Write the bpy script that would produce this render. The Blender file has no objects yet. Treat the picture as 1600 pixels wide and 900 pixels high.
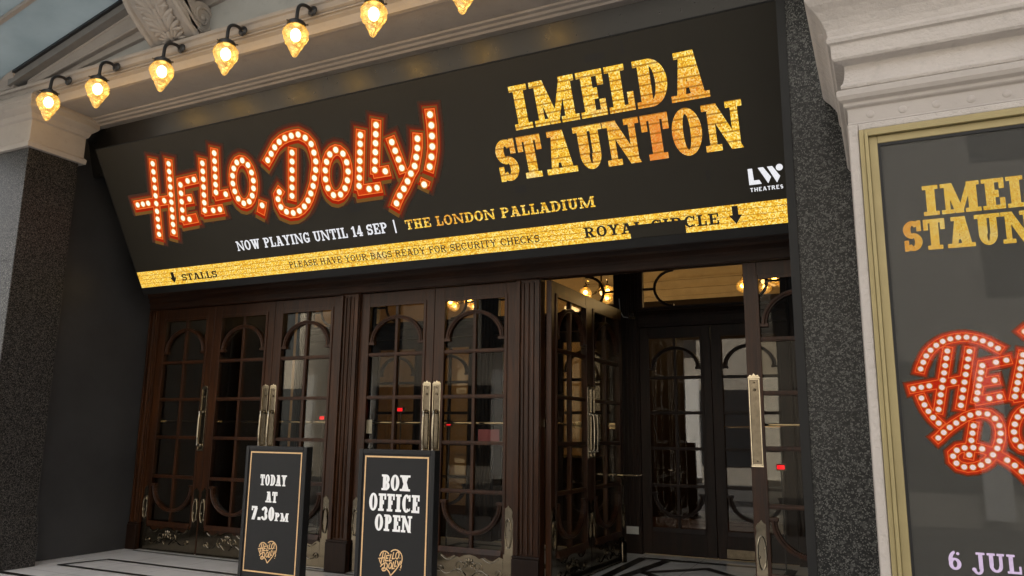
import bpy, bmesh, math, random
from mathutils import Vector, Matrix
from mathutils.geometry import delaunay_2d_cdt
R = math.radians
random.seed(7)
scene = bpy.context.scene
col = scene.collection

# ------------------------------------------------------------------ camera
cam = bpy.data.objects.new("camera", bpy.data.cameras.new("camera"))
col.objects.link(cam)
cam.data.sensor_width = 36.0
cam.data.lens = 27.0
cam.data.clip_start = 0.05
cam.data.clip_end = 400
cam.matrix_world = Matrix(((0.900172, 0.070128, 0.429852, 0.0),
                           (0.435386, -0.170707, -0.883911, 0.0),
                           (0.011392, 0.982823, -0.184184, 1.30),
                           (0, 0, 0, 1)))
scene.camera = cam

# ------------------------------------------------------------------ sky, sun, exposure
EXP = 2.55
SUN_EL, SUN_AZ = 58.0, 20.0          # high behind the theatre: the facade is in its own shade
w = bpy.data.worlds.new("World"); scene.world = w; w.use_nodes = True
nt = w.node_tree
bg = nt.nodes["Background"]
sky = nt.nodes.new("ShaderNodeTexSky"); sky.sky_type = 'NISHITA'; sky.sun_disc = False
sky.sun_elevation = R(SUN_EL); sky.sun_rotation = R(SUN_AZ)
hs = nt.nodes.new("ShaderNodeHueSaturation"); hs.inputs['Saturation'].default_value = .30    # thin high cloud greys the blue
tn = nt.nodes.new("ShaderNodeMix"); tn.data_type = 'RGBA'; tn.blend_type = 'MULTIPLY'; tn.inputs[0].default_value = 1.0
tn.inputs[7].default_value = (1.0, .955, .90, 1)
nt.links.new(sky.outputs[0], hs.inputs['Color']); nt.links.new(hs.outputs[0], tn.inputs[6]); nt.links.new(tn.outputs[2], bg.inputs[0])
bg.inputs[1].default_value = 0.14
sun = bpy.data.lights.new("sun", 'SUN'); sun.energy = 3.0; sun.angle = R(0.5); sun.color = (1, .95, .87)
so = bpy.data.objects.new("sun", sun); col.objects.link(so)
d = Vector((math.sin(R(SUN_AZ)) * math.cos(R(SUN_EL)), math.cos(R(SUN_AZ)) * math.cos(R(SUN_EL)), math.sin(R(SUN_EL))))
so.rotation_euler = (-d).to_track_quat('-Z', 'Y').to_euler()
so.location = (0, 20, 30)
vs = scene.view_settings
vs.view_transform = 'Standard'; vs.look = 'None'; vs.gamma = 1.0; vs.use_curve_mapping = False; vs.exposure = EXP
scene.cycles.max_bounces = 8
scene.cycles.transparent_max_bounces = 16
scene.cycles.caustics_reflective = False
scene.cycles.caustics_refractive = False
scene.cycles.sample_clamp_indirect = 6.0
scene.cycles.use_denoising = True

# ------------------------------------------------------------------ helpers
def lin(c):
    return tuple(((v / 255) / 12.92 if v / 255 <= .04045 else ((v / 255 + .055) / 1.055) ** 2.4) for v in c)

class NT:
    """small node-tree writer"""
    def __init__(s, name):
        s.m = bpy.data.materials.new(name); s.m.use_nodes = True
        s.t = s.m.node_tree; s.t.nodes.clear()
        s.out = s.t.nodes.new("ShaderNodeOutputMaterial")
    def n(s, kind, **kw):
        o = s.t.nodes.new(kind)
        for k, v in kw.items():
            if k in o.inputs.keys() if hasattr(o.inputs, 'keys') else False: pass
            setattr(o, k, v)
        return o
    def l(s, a, b): s.t.links.new(a, b)
    def coord(s, scale=(1, 1, 1), kind='Object'):
        tc = s.n("ShaderNodeTexCoord"); mp = s.n("ShaderNodeMapping")
        mp.inputs['Scale'].default_value = scale
        s.l(tc.outputs[kind], mp.inputs['Vector']); return mp.outputs[0]
    def noise(s, vec, scale, detail=4, rough=.6):
        o = s.n("ShaderNodeTexNoise"); o.inputs['Scale'].default_value = scale
        o.inputs['Detail'].default_value = detail; o.inputs['Roughness'].default_value = rough
        s.l(vec, o.inputs['Vector']); return o.outputs['Fac']
    def ramp(s, fac, stops, interp='LINEAR'):
        o = s.n("ShaderNodeValToRGB"); o.color_ramp.interpolation = interp
        el = o.color_ramp.elements
        while len(el) < len(stops): el.new(.5)
        for e, (p, c) in zip(el, stops):
            e.position = p; e.color = (*c, 1) if len(c) == 3 else c
        s.l(fac, o.inputs['Fac']); return o.outputs['Color']
    def mix(s, fac, a, b, blend='MIX'):
        o = s.n("ShaderNodeMix", data_type='RGBA', blend_type=blend)
        for v, i in ((fac, 0), (a, 6), (b, 7)):
            if hasattr(v, 'is_output') or isinstance(v, bpy.types.NodeSocket): s.l(v, o.inputs[i])
            elif isinstance(v, (int, float)): o.inputs[i].default_value = v
            else: o.inputs[i].default_value = (*v, 1)
        return o.outputs[2]
    def bump(s, h, strength, dist=.01):
        o = s.n("ShaderNodeBump"); o.inputs['Strength'].default_value = strength; o.inputs['Distance'].default_value = dist
        s.l(h, o.inputs['Height']); return o.outputs[0]
    def bsdf(s, color, rough=.5, metal=0., normal=None, coat=0., spec=.5, link=True):
        b = s.n("ShaderNodeBsdfPrincipled")
        for v, k in ((color, 'Base Color'), (rough, 'Roughness'), (metal, 'Metallic')):
            if isinstance(v, bpy.types.NodeSocket): s.l(v, b.inputs[k])
            elif isinstance(v, (int, float)): b.inputs[k].default_value = v
            else: b.inputs[k].default_value = (*v, 1)
        b.inputs['Coat Weight'].default_value = coat; b.inputs['Coat Roughness'].default_value = .12
        b.inputs['Specular IOR Level'].default_value = spec
        if normal is not None: s.l(normal, b.inputs['Normal'])
        if link: s.l(b.outputs[0], s.out.inputs['Surface'])
        return b

def m_plain(name, c, rough=.5, metal=0., coat=0., spec=.5, var=.12, scale=6):
    s = NT(name); v = s.coord()
    f = s.noise(v, scale, 5)
    cc = s.ramp(f, [(.25, tuple(x * (1 - var) for x in c)), (.75, tuple(min(1, x * (1 + var)) for x in c))])
    rr = s.n("ShaderNodeMapRange"); s.l(s.noise(v, scale * 3, 3), rr.inputs[0])
    rr.inputs[3].default_value = max(.02, rough - .07); rr.inputs[4].default_value = min(1, rough + .07)
    s.bsdf(cc, rr.outputs[0], metal, coat=coat, spec=spec)
    return s.m

def m_white(name, c, bumpy=.15, scale=40):
    s = NT(name); v = s.coord()
    f = s.noise(v, 3, 6)
    cc = s.ramp(f, [(.3, tuple(x * .86 for x in c)), (.7, c)])
    dirt = s.noise(v, 14, 8, .7)
    cc = s.mix(s.ramp(dirt, [(.56, (0, 0, 0)), (.78, (.5, .5, .5))]), cc, tuple(x * .55 for x in c))
    nb = s.bump(s.noise(v, scale, 6, .65), bumpy, .01)
    s.bsdf(cc, .62, normal=nb, spec=.3)
    return s.m

def m_granite(name, dark, light, scale=55, rough=.22, spec=.5):
    s = NT(name); v = s.coord()
    dn = s.n("ShaderNodeTexNoise"); dn.inputs['Scale'].default_value = 30; s.l(v, dn.inputs['Vector'])
    add = s.n("ShaderNodeVectorMath", operation='MULTIPLY_ADD')
    s.l(dn.outputs['Color'], add.inputs[0]); add.inputs[1].default_value = (.018, .018, .018); s.l(v, add.inputs[2])
    vo = s.n("ShaderNodeTexVoronoi"); vo.inputs['Scale'].default_value = scale; s.l(add.outputs[0], vo.inputs['Vector'])
    sep = s.n("ShaderNodeSeparateColor"); s.l(vo.outputs['Color'], sep.inputs[0])
    c = s.ramp(sep.outputs[0], [(0, tuple(x * .35 for x in dark)), (.45, dark), (.70, tuple(a * 1.5 + b * .12 for a, b in zip(dark, light))), (.84, tuple(a * 2 + b * .25 for a, b in zip(dark, light))), (.97, light)])
    vo2 = s.n("ShaderNodeTexVoronoi"); vo2.inputs['Scale'].default_value = scale * 2.3; s.l(add.outputs[0], vo2.inputs['Vector'])
    sep2 = s.n("ShaderNodeSeparateColor"); s.l(vo2.outputs['Color'], sep2.inputs[0])
    c = s.mix(s.ramp(sep2.outputs[1], [(.80, (0, 0, 0)), (.83, (.8, .8, .8))]), c, tuple(min(1, x * 1.9) for x in light))
    nb = s.bump(sep.outputs[1], .05, .004)
    s.bsdf(c, rough, normal=nb, spec=spec)
    return s.m

def m_wood(name, dark, light, rough=.32, coat=.35, axis=2):
    s = NT(name)
    sc = [16, 16, 16]; sc[axis] = 1.1
    v = s.coord(tuple(sc))
    f = s.noise(v, 1.6, 9, .68)
    f2 = s.noise(s.coord((2, 2, .7)), 1.3, 3)
    c = s.ramp(f, [(.28, dark), (.72, light)])
    c = s.mix(s.ramp(f2, [(.35, (0, 0, 0)), (.7, (.55, .55, .55))]), c, tuple(x * .45 for x in dark))
    nb = s.bump(f, .06, .004)
    s.bsdf(c, rough, normal=nb, coat=coat, spec=.28)
    return s.m

K = 1 / 2 ** EXP
def m_emit(name, rgb, k=1.0):
    s = NT(name); e = s.n("ShaderNodeEmission")
    v = s.coord(); f = s.noise(v, 90, 2)
    c = lin(rgb)
    cc = s.ramp(f, [(.3, tuple(x * .9 for x in c)), (.7, tuple(min(1, x * 1.06) for x in c))])
    s.l(cc, e.inputs[0]); e.inputs[1].default_value = K * k
    s.l(e.outputs[0], s.out.inputs['Surface']); return s.m

def m_gold_led(name, k=1.0, stripes=16.0, grain=95., warm=.5, line=.78, lit=True, xz=False):
    """what the display shows: glittering gold foil with dark rows and a redder patch here and there"""
    s = NT(name); v = s.coord((1, 1, 1))
    sp_ = s.n("ShaderNodeSeparateXYZ"); s.l(v, sp_.inputs[0]); cb = s.n("ShaderNodeCombineXYZ")
    s.l(sp_.outputs[0], cb.inputs[0]); s.l(sp_.outputs[2 if xz else 1], cb.inputs[1]); v = cb.outputs[0]
    g = s.n("ShaderNodeTexWhiteNoise", noise_dimensions='2D')
    vq = s.n("ShaderNodeVectorMath", operation='SNAP'); s.l(v, vq.inputs[0]); vq.inputs[1].default_value = (1 / grain, 1 / grain, 1)
    s.l(vq.outputs[0], g.inputs['Vector'])
    c = s.ramp(g.outputs['Value'], [(0, lin((194, 128, 28))), (.3, lin((232, 174, 48))), (.7, lin((248, 208, 76))), (1, lin((255, 240, 156)))])
    big = s.noise(v, .9, 3)
    c = s.mix(s.ramp(big, [(warm, (0, 0, 0)), (warm + .16, (.8, .8, .8))]), c, lin((214, 108, 48)), 'MIX')
    big2 = s.noise(v, 2.7, 2)
    c = s.mix(s.ramp(big2, [(.62, (0, 0, 0)), (.75, (.5, .5, .5))]), c, lin((236, 226, 170)))
    if stripes:
        wv = s.n("ShaderNodeTexWave", bands_direction='Y', wave_profile='SAW'); wv.inputs['Scale'].default_value = stripes / (2 * math.pi) * 2
        wv.inputs['Distortion'].default_value = .15
        s.l(v, wv.inputs['Vector'])
        c = s.mix(s.ramp(wv.outputs['Fac'], [(line, (0, 0, 0)), (line + .05, (.72, .72, .72))]), c, lin((138, 84, 20)))
    if lit:
        e = s.n("ShaderNodeEmission"); s.l(c, e.inputs[0]); e.inputs[1].default_value = K * k
        s.l(e.outputs[0], s.out.inputs['Surface'])
    else:
        s.bsdf(c, .45)
    return s.m

def m_glass(name, tint=(.9, .92, .9), refl=1.0, rough=.01, ior=1.5):
    s = NT(name)
    tr = s.n("ShaderNodeBsdfTransparent"); tr.inputs[0].default_value = (*tint, 1)
    gl = s.n("ShaderNodeBsdfGlossy"); gl.inputs['Roughness'].default_value = rough
    nb = s.bump(s.noise(s.coord((1, 1, 1)), 1.3, 1), .025, .05); s.l(nb, gl.inputs['Normal'])
    fr = s.n("ShaderNodeFresnel"); fr.inputs[0].default_value = ior
    mu = s.n("ShaderNodeMath", operation='MULTIPLY'); mu.use_clamp = True; s.l(fr.outputs[0], mu.inputs[0]); mu.inputs[1].default_value = refl
    mx = s.n("ShaderNodeMixShader"); s.l(mu.outputs[0], mx.inputs[0]); s.l(tr.outputs[0], mx.inputs[1]); s.l(gl.outputs[0], mx.inputs[2])
    s.l(mx.outputs[0], s.out.inputs['Surface']); return s.m

def m_shade(name, tint, clear=.5, glow=.4):
    """moulded amber lamp glass: part clear, part milky, lit from inside"""
    s = NT(name); v = s.coord()
    f = s.noise(s.coord((1, 1, .35)), 42, 4)
    tr = s.n("ShaderNodeBsdfTransparent"); tr.inputs[0].default_value = (*tint, 1)
    tl = s.n("ShaderNodeBsdfTranslucent"); tl.inputs[0].default_value = (tint[0] * .6, tint[1] * .52, tint[2] * .36, 1)
    gl = s.n("ShaderNodeBsdfGlossy"); gl.inputs['Roughness'].default_value = .15
    em = s.n("ShaderNodeEmission"); s.l(s.ramp(f, [(.3, lin((140, 96, 34))), (.5, lin((222, 172, 84))), (.7, lin((255, 230, 160)))]), em.inputs[0]); em.inputs[1].default_value = K * glow
    nb = s.bump(f, .5, .02); s.l(nb, gl.inputs['Normal'])
    m1 = s.n("ShaderNodeMixShader"); m1.inputs[0].default_value = 1 - clear; s.l(tr.outputs[0], m1.inputs[1]); s.l(tl.outputs[0], m1.inputs[2])
    m2 = s.n("ShaderNodeMixShader"); m2.inputs[0].default_value = .1; s.l(m1.outputs[0], m2.inputs[1]); s.l(gl.outputs[0], m2.inputs[2])
    a = s.n("ShaderNodeAddShader"); s.l(m2.outputs[0], a.inputs[0]); s.l(em.outputs[0], a.inputs[1])
    s.l(a.outputs[0], s.out.inputs['Surface']); return s.m

M = {}
M['stone'] = m_white('painted_stone', (.42, .378, .342), .14)
M['stone_rough'] = m_white('flaking_painted_stone', (.50, .452, .412), 1.0, 34)
M['tymp'] = m_white('pale_plaster', (.46, .46, .44), .05)
M['granite'] = m_granite('dark_granite', (.0036, .0036, .0034), (.062, .062, .058), 82, .3, .3)
M['granite_red'] = m_granite('brown_granite', (.0068, .006, .0056), (.066, .060, .054), 110, .38, .2)
M['board'] = m_plain('dark_grey_boarding', (.032, .031, .031), .48, var=.3, scale=1.6)
M['black'] = m_plain('black_paint', (.009, .009, .009), .5, spec=.3)
M['gloss_black'] = m_plain('gloss_black_panel', (.011, .010, .009), .3)
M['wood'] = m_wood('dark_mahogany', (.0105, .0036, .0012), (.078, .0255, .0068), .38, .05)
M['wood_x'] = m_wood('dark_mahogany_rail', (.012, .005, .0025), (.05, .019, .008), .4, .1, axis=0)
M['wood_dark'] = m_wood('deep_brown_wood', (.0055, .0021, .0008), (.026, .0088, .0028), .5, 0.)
M['brass'] = m_plain('polished_brass', (.50, .42, .29), .14, 1.0, var=.2, scale=12)
M['pull'] = m_plain('worn_brass_handle', (.36, .31, .23), .16, 1.0, var=.25, scale=20)
M['kick'] = m_plain('mirror_brass_plate', (.19, .16, .115), .12, 1.0, var=.1, scale=8)
M['brass_dark'] = m_plain('tarnished_brass', (.16, .13, .09), .18, 1.0, var=.3, scale=20)
M['iron'] = m_plain('black_iron', (.02, .02, .022), .35)
M['glass'] = m_glass('door_glass', (.88, .85, .78), .22)
M['glass_inner'] = m_glass('bevelled_inner_glass', (.72, .68, .6), 1.5)
M['glass_poster'] = m_glass('poster_glass', (.92, .92, .92), .22)
M['floor'] = None
M['cream'] = m_plain('cream_wall', (.60, .47, .30), .6)
M['cream2'] = m_plain('cream_ceiling', (.62, .52, .36), .6)
M['gold_frame'] = m_plain('gold_frame', (.29, .235, .112), .38, .3, var=.1)
M['rubber'] = m_plain('black_board_frame', (.008, .008, .0085), .45, spec=.3)
M['panel_dark'] = m_plain('printed_panel', (.0075, .0075, .0082), .5, spec=.3, var=.05)
M['white_print'] = m_plain('white_print', (.86, .86, .86), .5, var=.04)
M['gold_print'] = m_plain('gold_print', (.72, .46, .22), .4, var=.12, scale=30)
M['led_panel'] = m_plain('led_panel', (.030, .0265, .020), .55, spec=.22, var=.06, scale=2)
M['led_white'] = m_emit('led_white', (240, 240, 244), 1.0)
M['led_black'] = m_plain('led_dark_text', (.007, .005, .003), .6, var=.1)
M['led_gold'] = m_gold_led('led_gold_letters', 1.12, 14, 120, line=.8)
M['led_gold_band'] = m_gold_led('led_gold_band', 1.12, 22, 120, warm=.62, line=.86)
M['l_glow'] = m_emit('led_faint_glow', (68, 46, 36))
M['l_glow2'] = m_emit('led_red_glow', (86, 42, 30))
M['l_glow3'] = m_emit('led_inner_glow', (134, 40, 20))
M['l_shadow'] = m_emit('led_bronze_edge', (116, 80, 38))
M['l_deep'] = m_emit('led_deep_red', (160, 36, 14))
M['l_line'] = m_emit('led_orange_line', (255, 122, 52))
M['l_red'] = m_emit('led_red', (206, 60, 20))
M['l_halo'] = m_emit('led_amber', (226, 140, 44))
M['l_bulb'] = m_emit('led_bulb', (255, 246, 222), 1.25)
M['p_gold'] = m_gold_led('poster_gold', .9, 0, 480, warm=.46, xz=True)
M['p_glow'] = m_emit('poster_faint_glow', (98, 58, 40))
M['p_glow2'] = m_emit('poster_glow', (130, 52, 28))
M['p_glow3'] = m_emit('poster_inner_glow', (170, 48, 20))
M['p_line'] = m_emit('poster_orange', (252, 110, 50))
M['p_red'] = m_emit('poster_red', (196, 44, 18))
M['p_halo'] = m_emit('poster_amber', (214, 130, 60))
M['p_bulb'] = m_emit('poster_bulb', (250, 222, 220), 1.0)
M['p_lilac'] = m_emit('poster_text', (226, 202, 232), 1.0)
M['p_back'] = m_plain('poster_screen', (.046, .044, .037), .55, var=.05, scale=3)
M['lamp_bulb'] = m_emit('lamp_filament', (255, 214, 140), 40)
M['amber'] = m_shade('amber_glass', (.95, .77, .44), .91, .40)
M['globe'] = m_shade('globe_glass', (.95, .74, .38), .965, .35)
M['red_led'] = m_emit('red_led', (255, 30, 40), 1.6)
M['lead'] = m_plain('weathered_lead', (.20, .19, .18), .6)
M['carpet'] = m_plain('dark_red_carpet', (.04, .012, .010), .95)
M['white_far'] = m_plain('added_pilaster_white', (.8, .79, .76), .6)  # white of the pilasters added opposite for brighter reflections
M['joint'] = m_plain('dark_mortar', (.012, .012, .011), .9)
M['notice'] = m_plain('notice_paper', (.5, .5, .48), .7)
M['concrete'] = m_plain('paving', (.38, .37, .35), .8)
M['asphalt'] = m_plain('asphalt', (.05, .05, .05), .85)
M['facade_far'] = m_plain('pale_far_stone', (.40, .37, .32), .8)  # even pale stone tone of the building opposite
M['window_far'] = m_plain('far_window', (.03, .035, .04), .1)
M['pink'] = m_plain('pink_notice', (.20, .05, .075), .6)
def m_canopy():
    s = NT('frosted_canopy_glass'); v = s.coord()
    f = s.noise(v, 1.5, 6)
    c = s.ramp(f, [(.3, (.36, .405, .41)), (.7, (.47, .51, .51))])
    b = s.bsdf(c, .25, link=False)
    t = s.n("ShaderNodeBsdfTranslucent"); s.l(c, t.inputs[0])
    mx = s.n("ShaderNodeMixShader"); mx.inputs[0].default_value = .72
    s.l(b.outputs[0], mx.inputs[1]); s.l(t.outputs[0], mx.inputs[2]); s.l(mx.outputs[0], s.out.inputs['Surface']); return s.m
M['canopy'] = m_canopy()
def m_marble():
    s = NT('white_marble'); v = s.coord()
    f = s.noise(v, 1.6, 8, .65)
    c = s.ramp(f, [(.3, (.64, .63, .61)), (.55, (.83, .82, .80)), (.75, (.72, .71, .69))])
    br = s.n("ShaderNodeTexBrick"); br.inputs['Scale'].default_value = 1.0; br.inputs['Mortar Size'].default_value = .003
    br.inputs['Brick Width'].default_value = .62; br.inputs['Row Height'].default_value = .6; br.offset = .0
    s.l(v, br.inputs['Vector'])
    c = s.mix(br.outputs['Fac'], c, (.2, .19, .18))
    s.bsdf(c, .28); return s.m
M['floor'] = m_marble()

class MB:
    def __init__(s): s.v = []; s.f = []
    def add(s, vs, fs):
        o = len(s.v); s.v += [tuple(p) for p in vs]; s.f += [tuple(i + o for i in f) for f in fs]
    def box(s, x0, x1, y0, y1, z0, z1, ch=0):
        if ch:
            return s.prismz([(x0 + ch, y0), (x1 - ch, y0), (x1, y0 + ch), (x1, y1 - ch), (x1 - ch, y1), (x0 + ch, y1), (x0, y1 - ch), (x0, y0 + ch)], z0, z1)
        s.add([(x0, y0, z0), (x1, y0, z0), (x1, y1, z0), (x0, y1, z0), (x0, y0, z1), (x1, y0, z1), (x1, y1, z1), (x0, y1, z1)],
              [(0, 3, 2, 1), (4, 5, 6, 7), (0, 1, 5, 4), (1, 2, 6, 5), (2, 3, 7, 6), (3, 0, 4, 7)])
    def prismz(s, poly, z0, z1):
        n = len(poly)
        s.add([(x, y, z0) for x, y in poly] + [(x, y, z1) for x, y in poly],
              [tuple(range(n))[::-1], tuple(range(n, 2 * n))] + [(i, (i + 1) % n, n + (i + 1) % n, n + i) for i in range(n)])
    def prismx(s, poly, x0, x1):       # poly in (y,z)
        n = len(poly)
        s.add([(x0, y, z) for y, z in poly] + [(x1, y, z) for y, z in poly],
              [tuple(range(n)), tuple(range(n, 2 * n))[::-1]] + [(i, n + i, n + (i + 1) % n, (i + 1) % n) for i in range(n)])
    def prismy(s, poly, y0, y1):       # poly in (x,z)
        n = len(poly)
        s.add([(x, y0, z) for x, z in poly] + [(x, y1, z) for x, z in poly],
              [tuple(range(n))[::-1], tuple(range(n, 2 * n))] + [(i, (i + 1) % n, n + (i + 1) % n, n + i) for i in range(n)])
    def ring_box(s, x0, x1, y0, y1, prof):      # (offset, z) profile mitred round a rectangle
        rings = []
        for o, z in prof: rings.append([(x0 - o, y0 - o, z), (x1 + o, y0 - o, z), (x1 + o, y1 + o, z), (x0 - o, y1 + o, z)])
        vs = [p for r in rings for p in r]; fs = [(3, 2, 1, 0)]
        for k in range(len(rings) - 1):
            a, b = 4 * k, 4 * k + 4
            fs += [(a + i, a + (i + 1) % 4, b + (i + 1) % 4, b + i) for i in range(4)]
        L = 4 * (len(rings) - 1); fs.append((L, L + 1, L + 2, L + 3)); s.add(vs, fs)
    def tube(s, pts, r, n=8, cap=True):
        pts = [Vector(p) for p in pts]; rr = r if isinstance(r, (list, tuple)) else [r] * len(pts)
        vs = []; fs = []; up = None
        for i, p in enumerate(pts):
            t = (pts[min(i + 1, len(pts) - 1)] - pts[max(i - 1, 0)]).normalized()
            if up is None: up = Vector((0, 0, 1)) if abs(t.z) < .9 else Vector((1, 0, 0))
            a = t.cross(up).normalized(); b = a.cross(t).normalized(); up = b
            for k in range(n):
                an = 2 * math.pi * k / n; vs.append(p + rr[i] * (math.cos(an) * a + math.sin(an) * b))
        for i in range(len(pts) - 1):
            fs += [(i * n + k, i * n + (k + 1) % n, (i + 1) * n + (k + 1) % n, (i + 1) * n + k) for k in range(n)]
        if cap: fs += [tuple(range(n))[::-1], tuple(range((len(pts) - 1) * n, len(pts) * n))]
        s.add(vs, fs)
    def lathe(s, prof, n=24, c=(0, 0, 0), wob=None):
        vs = []; fs = []
        for i, (r, z) in enumerate(prof):
            for k in range(n):
                a = 2 * math.pi * k / n; q = r * (wob(a, z) if wob else 1)
                vs.append((c[0] + q * math.cos(a), c[1] + q * math.sin(a), c[2] + z))
        for i in range(len(prof) - 1):
            fs += [(i * n + k, i * n + (k + 1) % n, (i + 1) * n + (k + 1) % n, (i + 1) * n + k) for k in range(n)]
        fs += [tuple(range(n))[::-1], tuple(range((len(prof) - 1) * n, len(prof) * n))]
        s.add(vs, fs)
    def ball(s, c, r, n=12, sc=(1, 1, 1)):
        prof = []
        vs = []; fs = []; m = n // 2
        for i in range(1, m):
            t = math.pi * i / m
            for k in range(n):
                a = 2 * math.pi * k / n
                vs.append((c[0] + sc[0] * r * math.sin(t) * math.cos(a), c[1] + sc[1] * r * math.sin(t) * math.sin(a), c[2] + sc[2] * r * math.cos(t)))
        vs += [(c[0], c[1], c[2] + sc[2] * r), (c[0], c[1], c[2] - sc[2] * r)]
        for i in range(m - 2): fs += [(i * n + k, (i + 1) * n + k, (i + 1) * n + (k + 1) % n, i * n + (k + 1) % n) for k in range(n)]
        T = (m - 1) * n
        fs += [(T, k, (k + 1) % n) for k in range(n)] + [(T + 1, (m - 2) * n + (k + 1) % n, (m - 2) * n + k) for k in range(n)]
        s.add(vs, fs)
    def xform(s, mat): s.v = [tuple(mat @ Vector(p)) for p in s.v]; return s
    def build(s, name, mat, parent=None, smooth=False, bevel=0.0):
        me = bpy.data.meshes.new(name); me.from_pydata(s.v, [], s.f); me.validate()
        bm = bmesh.new(); bm.from_mesh(me)
        bmesh.ops.recalc_face_normals(bm, faces=bm.faces); bm.to_mesh(me); bm.free()
        me.materials.append(mat)
        if smooth:
            for p in me.polygons: p.use_smooth = True
            try: me.set_sharp_from_angle(angle=R(40))
            except Exception: pass
        o = bpy.data.objects.new(name, me); col.objects.link(o)
        if parent: o.parent = parent
        if bevel:
            b = o.modifiers.new("bevel", 'BEVEL'); b.width = bevel; b.segments = 2; b.limit_method = 'ANGLE'; b.angle_limit = R(50)
        return o

def empty(name, loc=(0, 0, 0), label=None, cat=None, group=None):
    o = bpy.data.objects.new(name, None); o.location = loc; col.objects.link(o); o.empty_display_size = .1
    tag(o, label, cat, group); return o
def tag(o, label=None, cat=None, group=None, kind=None):
    if label: o['label'] = label
    if cat: o['category'] = cat
    if group: o['group'] = group
    if kind: o['kind'] = kind
    return o
def copy_tree(o, parent=None):
    c = o.copy(); col.objects.link(c)
    if parent: c.parent = parent
    for ch in list(o.children): copy_tree(ch, c)
    return c
def arc(cx, cy, rx, ry, a0, a1, n=16):
    return [(cx + rx * math.cos(R(a0 + (a1 - a0) * i / n)), cy + ry * math.sin(R(a0 + (a1 - a0) * i / n))) for i in range(n + 1)]

# ------------------------------------------------------------------ flat shapes and slab-serif lettering
def union2d(polys):
    vs = []; fs = []
    for p in polys:
        a = sum(p[i][0] * p[(i + 1) % len(p)][1] - p[(i + 1) % len(p)][0] * p[i][1] for i in range(len(p)))
        if abs(a) < 1e-10: continue
        if a < 0: p = p[::-1]
        fs.append(list(range(len(vs), len(vs) + len(p)))); vs += [Vector(q) for q in p]
    v, e, f, ov, oe, of = delaunay_2d_cdt(vs, [], fs, 0, 1e-6)
    return [(q[0], q[1]) for q in v], [tuple(t) for t, o in zip(f, of) if len(o)]
def sheet(name, polys, mat, z, parent, xf=None):
    v, f = union2d(polys)
    mb = MB(); mb.add([(a, b, z) for a, b in v] if xf is None else [xf(a, b, z) for a, b in v], f)
    me = bpy.data.meshes.new(name); me.from_pydata(mb.v, [], mb.f); me.materials.append(mat)
    o = bpy.data.objects.new(name, me); col.objects.link(o); o.parent = parent
    return o
def hull(p):
    p = sorted(set((round(a, 6), round(b, 6)) for a, b in p))
    def half(p):
        h = []
        for q in p:
            while len(h) > 1 and (h[-1][0] - h[-2][0]) * (q[1] - h[-2][1]) - (h[-1][1] - h[-2][1]) * (q[0] - h[-2][0]) <= 0: h.pop()
            h.append(q)
        return h
    return half(p)[:-1] + half(p[::-1])[:-1]
def strip(pts, hw, closed=False):
    """quads along a polyline, mitred"""
    n = len(pts); L = []; Rr = []
    for i in range(n):
        p = Vector(pts[i])
        a = Vector(pts[(i - 1) % n]) if (i > 0 or closed) else None
        b = Vector(pts[(i + 1) % n]) if (i < n - 1 or closed) else None
        d1 = (p - a).normalized() if a is not None else (b - p).normalized()
        d2 = (b - p).normalized() if b is not None else d1
        n1 = Vector((-d1.y, d1.x)); n2 = Vector((-d2.y, d2.x)); m = (n1 + n2)
        m = m.normalized() if m.length > 1e-6 else n1
        k = hw / max(.5, m.dot(n1)); L.append(tuple(p + m * k)); Rr.append(tuple(p - m * k))
    q = []
    for i in range(n if closed else n - 1):
        j = (i + 1) % n; q.append(hull([L[i], Rr[i], Rr[j], L[j]]))
    return q
def extend(pts, e):
    p = [Vector(a) for a in pts]
    s0 = p[0] - (p[1] - p[0]).normalized() * e; s1 = p[-1] + (p[-1] - p[-2]).normalized() * e
    return [tuple(s0)] + [tuple(a) for a in p[1:-1]] + [tuple(s1)]
def disc(c, r, n=10): return [(c[0] + r * math.cos(2 * math.pi * i / n), c[1] + r * math.sin(2 * math.pi * i / n)) for i in range(n)]
def sample(pts, step, closed=False):
    p = [Vector(a) for a in pts] + ([Vector(pts[0])] if closed else [])
    L = sum((p[i + 1] - p[i]).length for i in range(len(p) - 1)); n = max(1, round(L / step)); out = []
    for k in range(n + (0 if closed else 1)):
        t = L * k / n
        for i in range(len(p) - 1):
            l = (p[i + 1] - p[i]).length
            if t <= l + 1e-9: out.append(tuple(p[i].lerp(p[i + 1], min(1, t / l) if l else 0))); break
            t -= l
    return out

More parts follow.
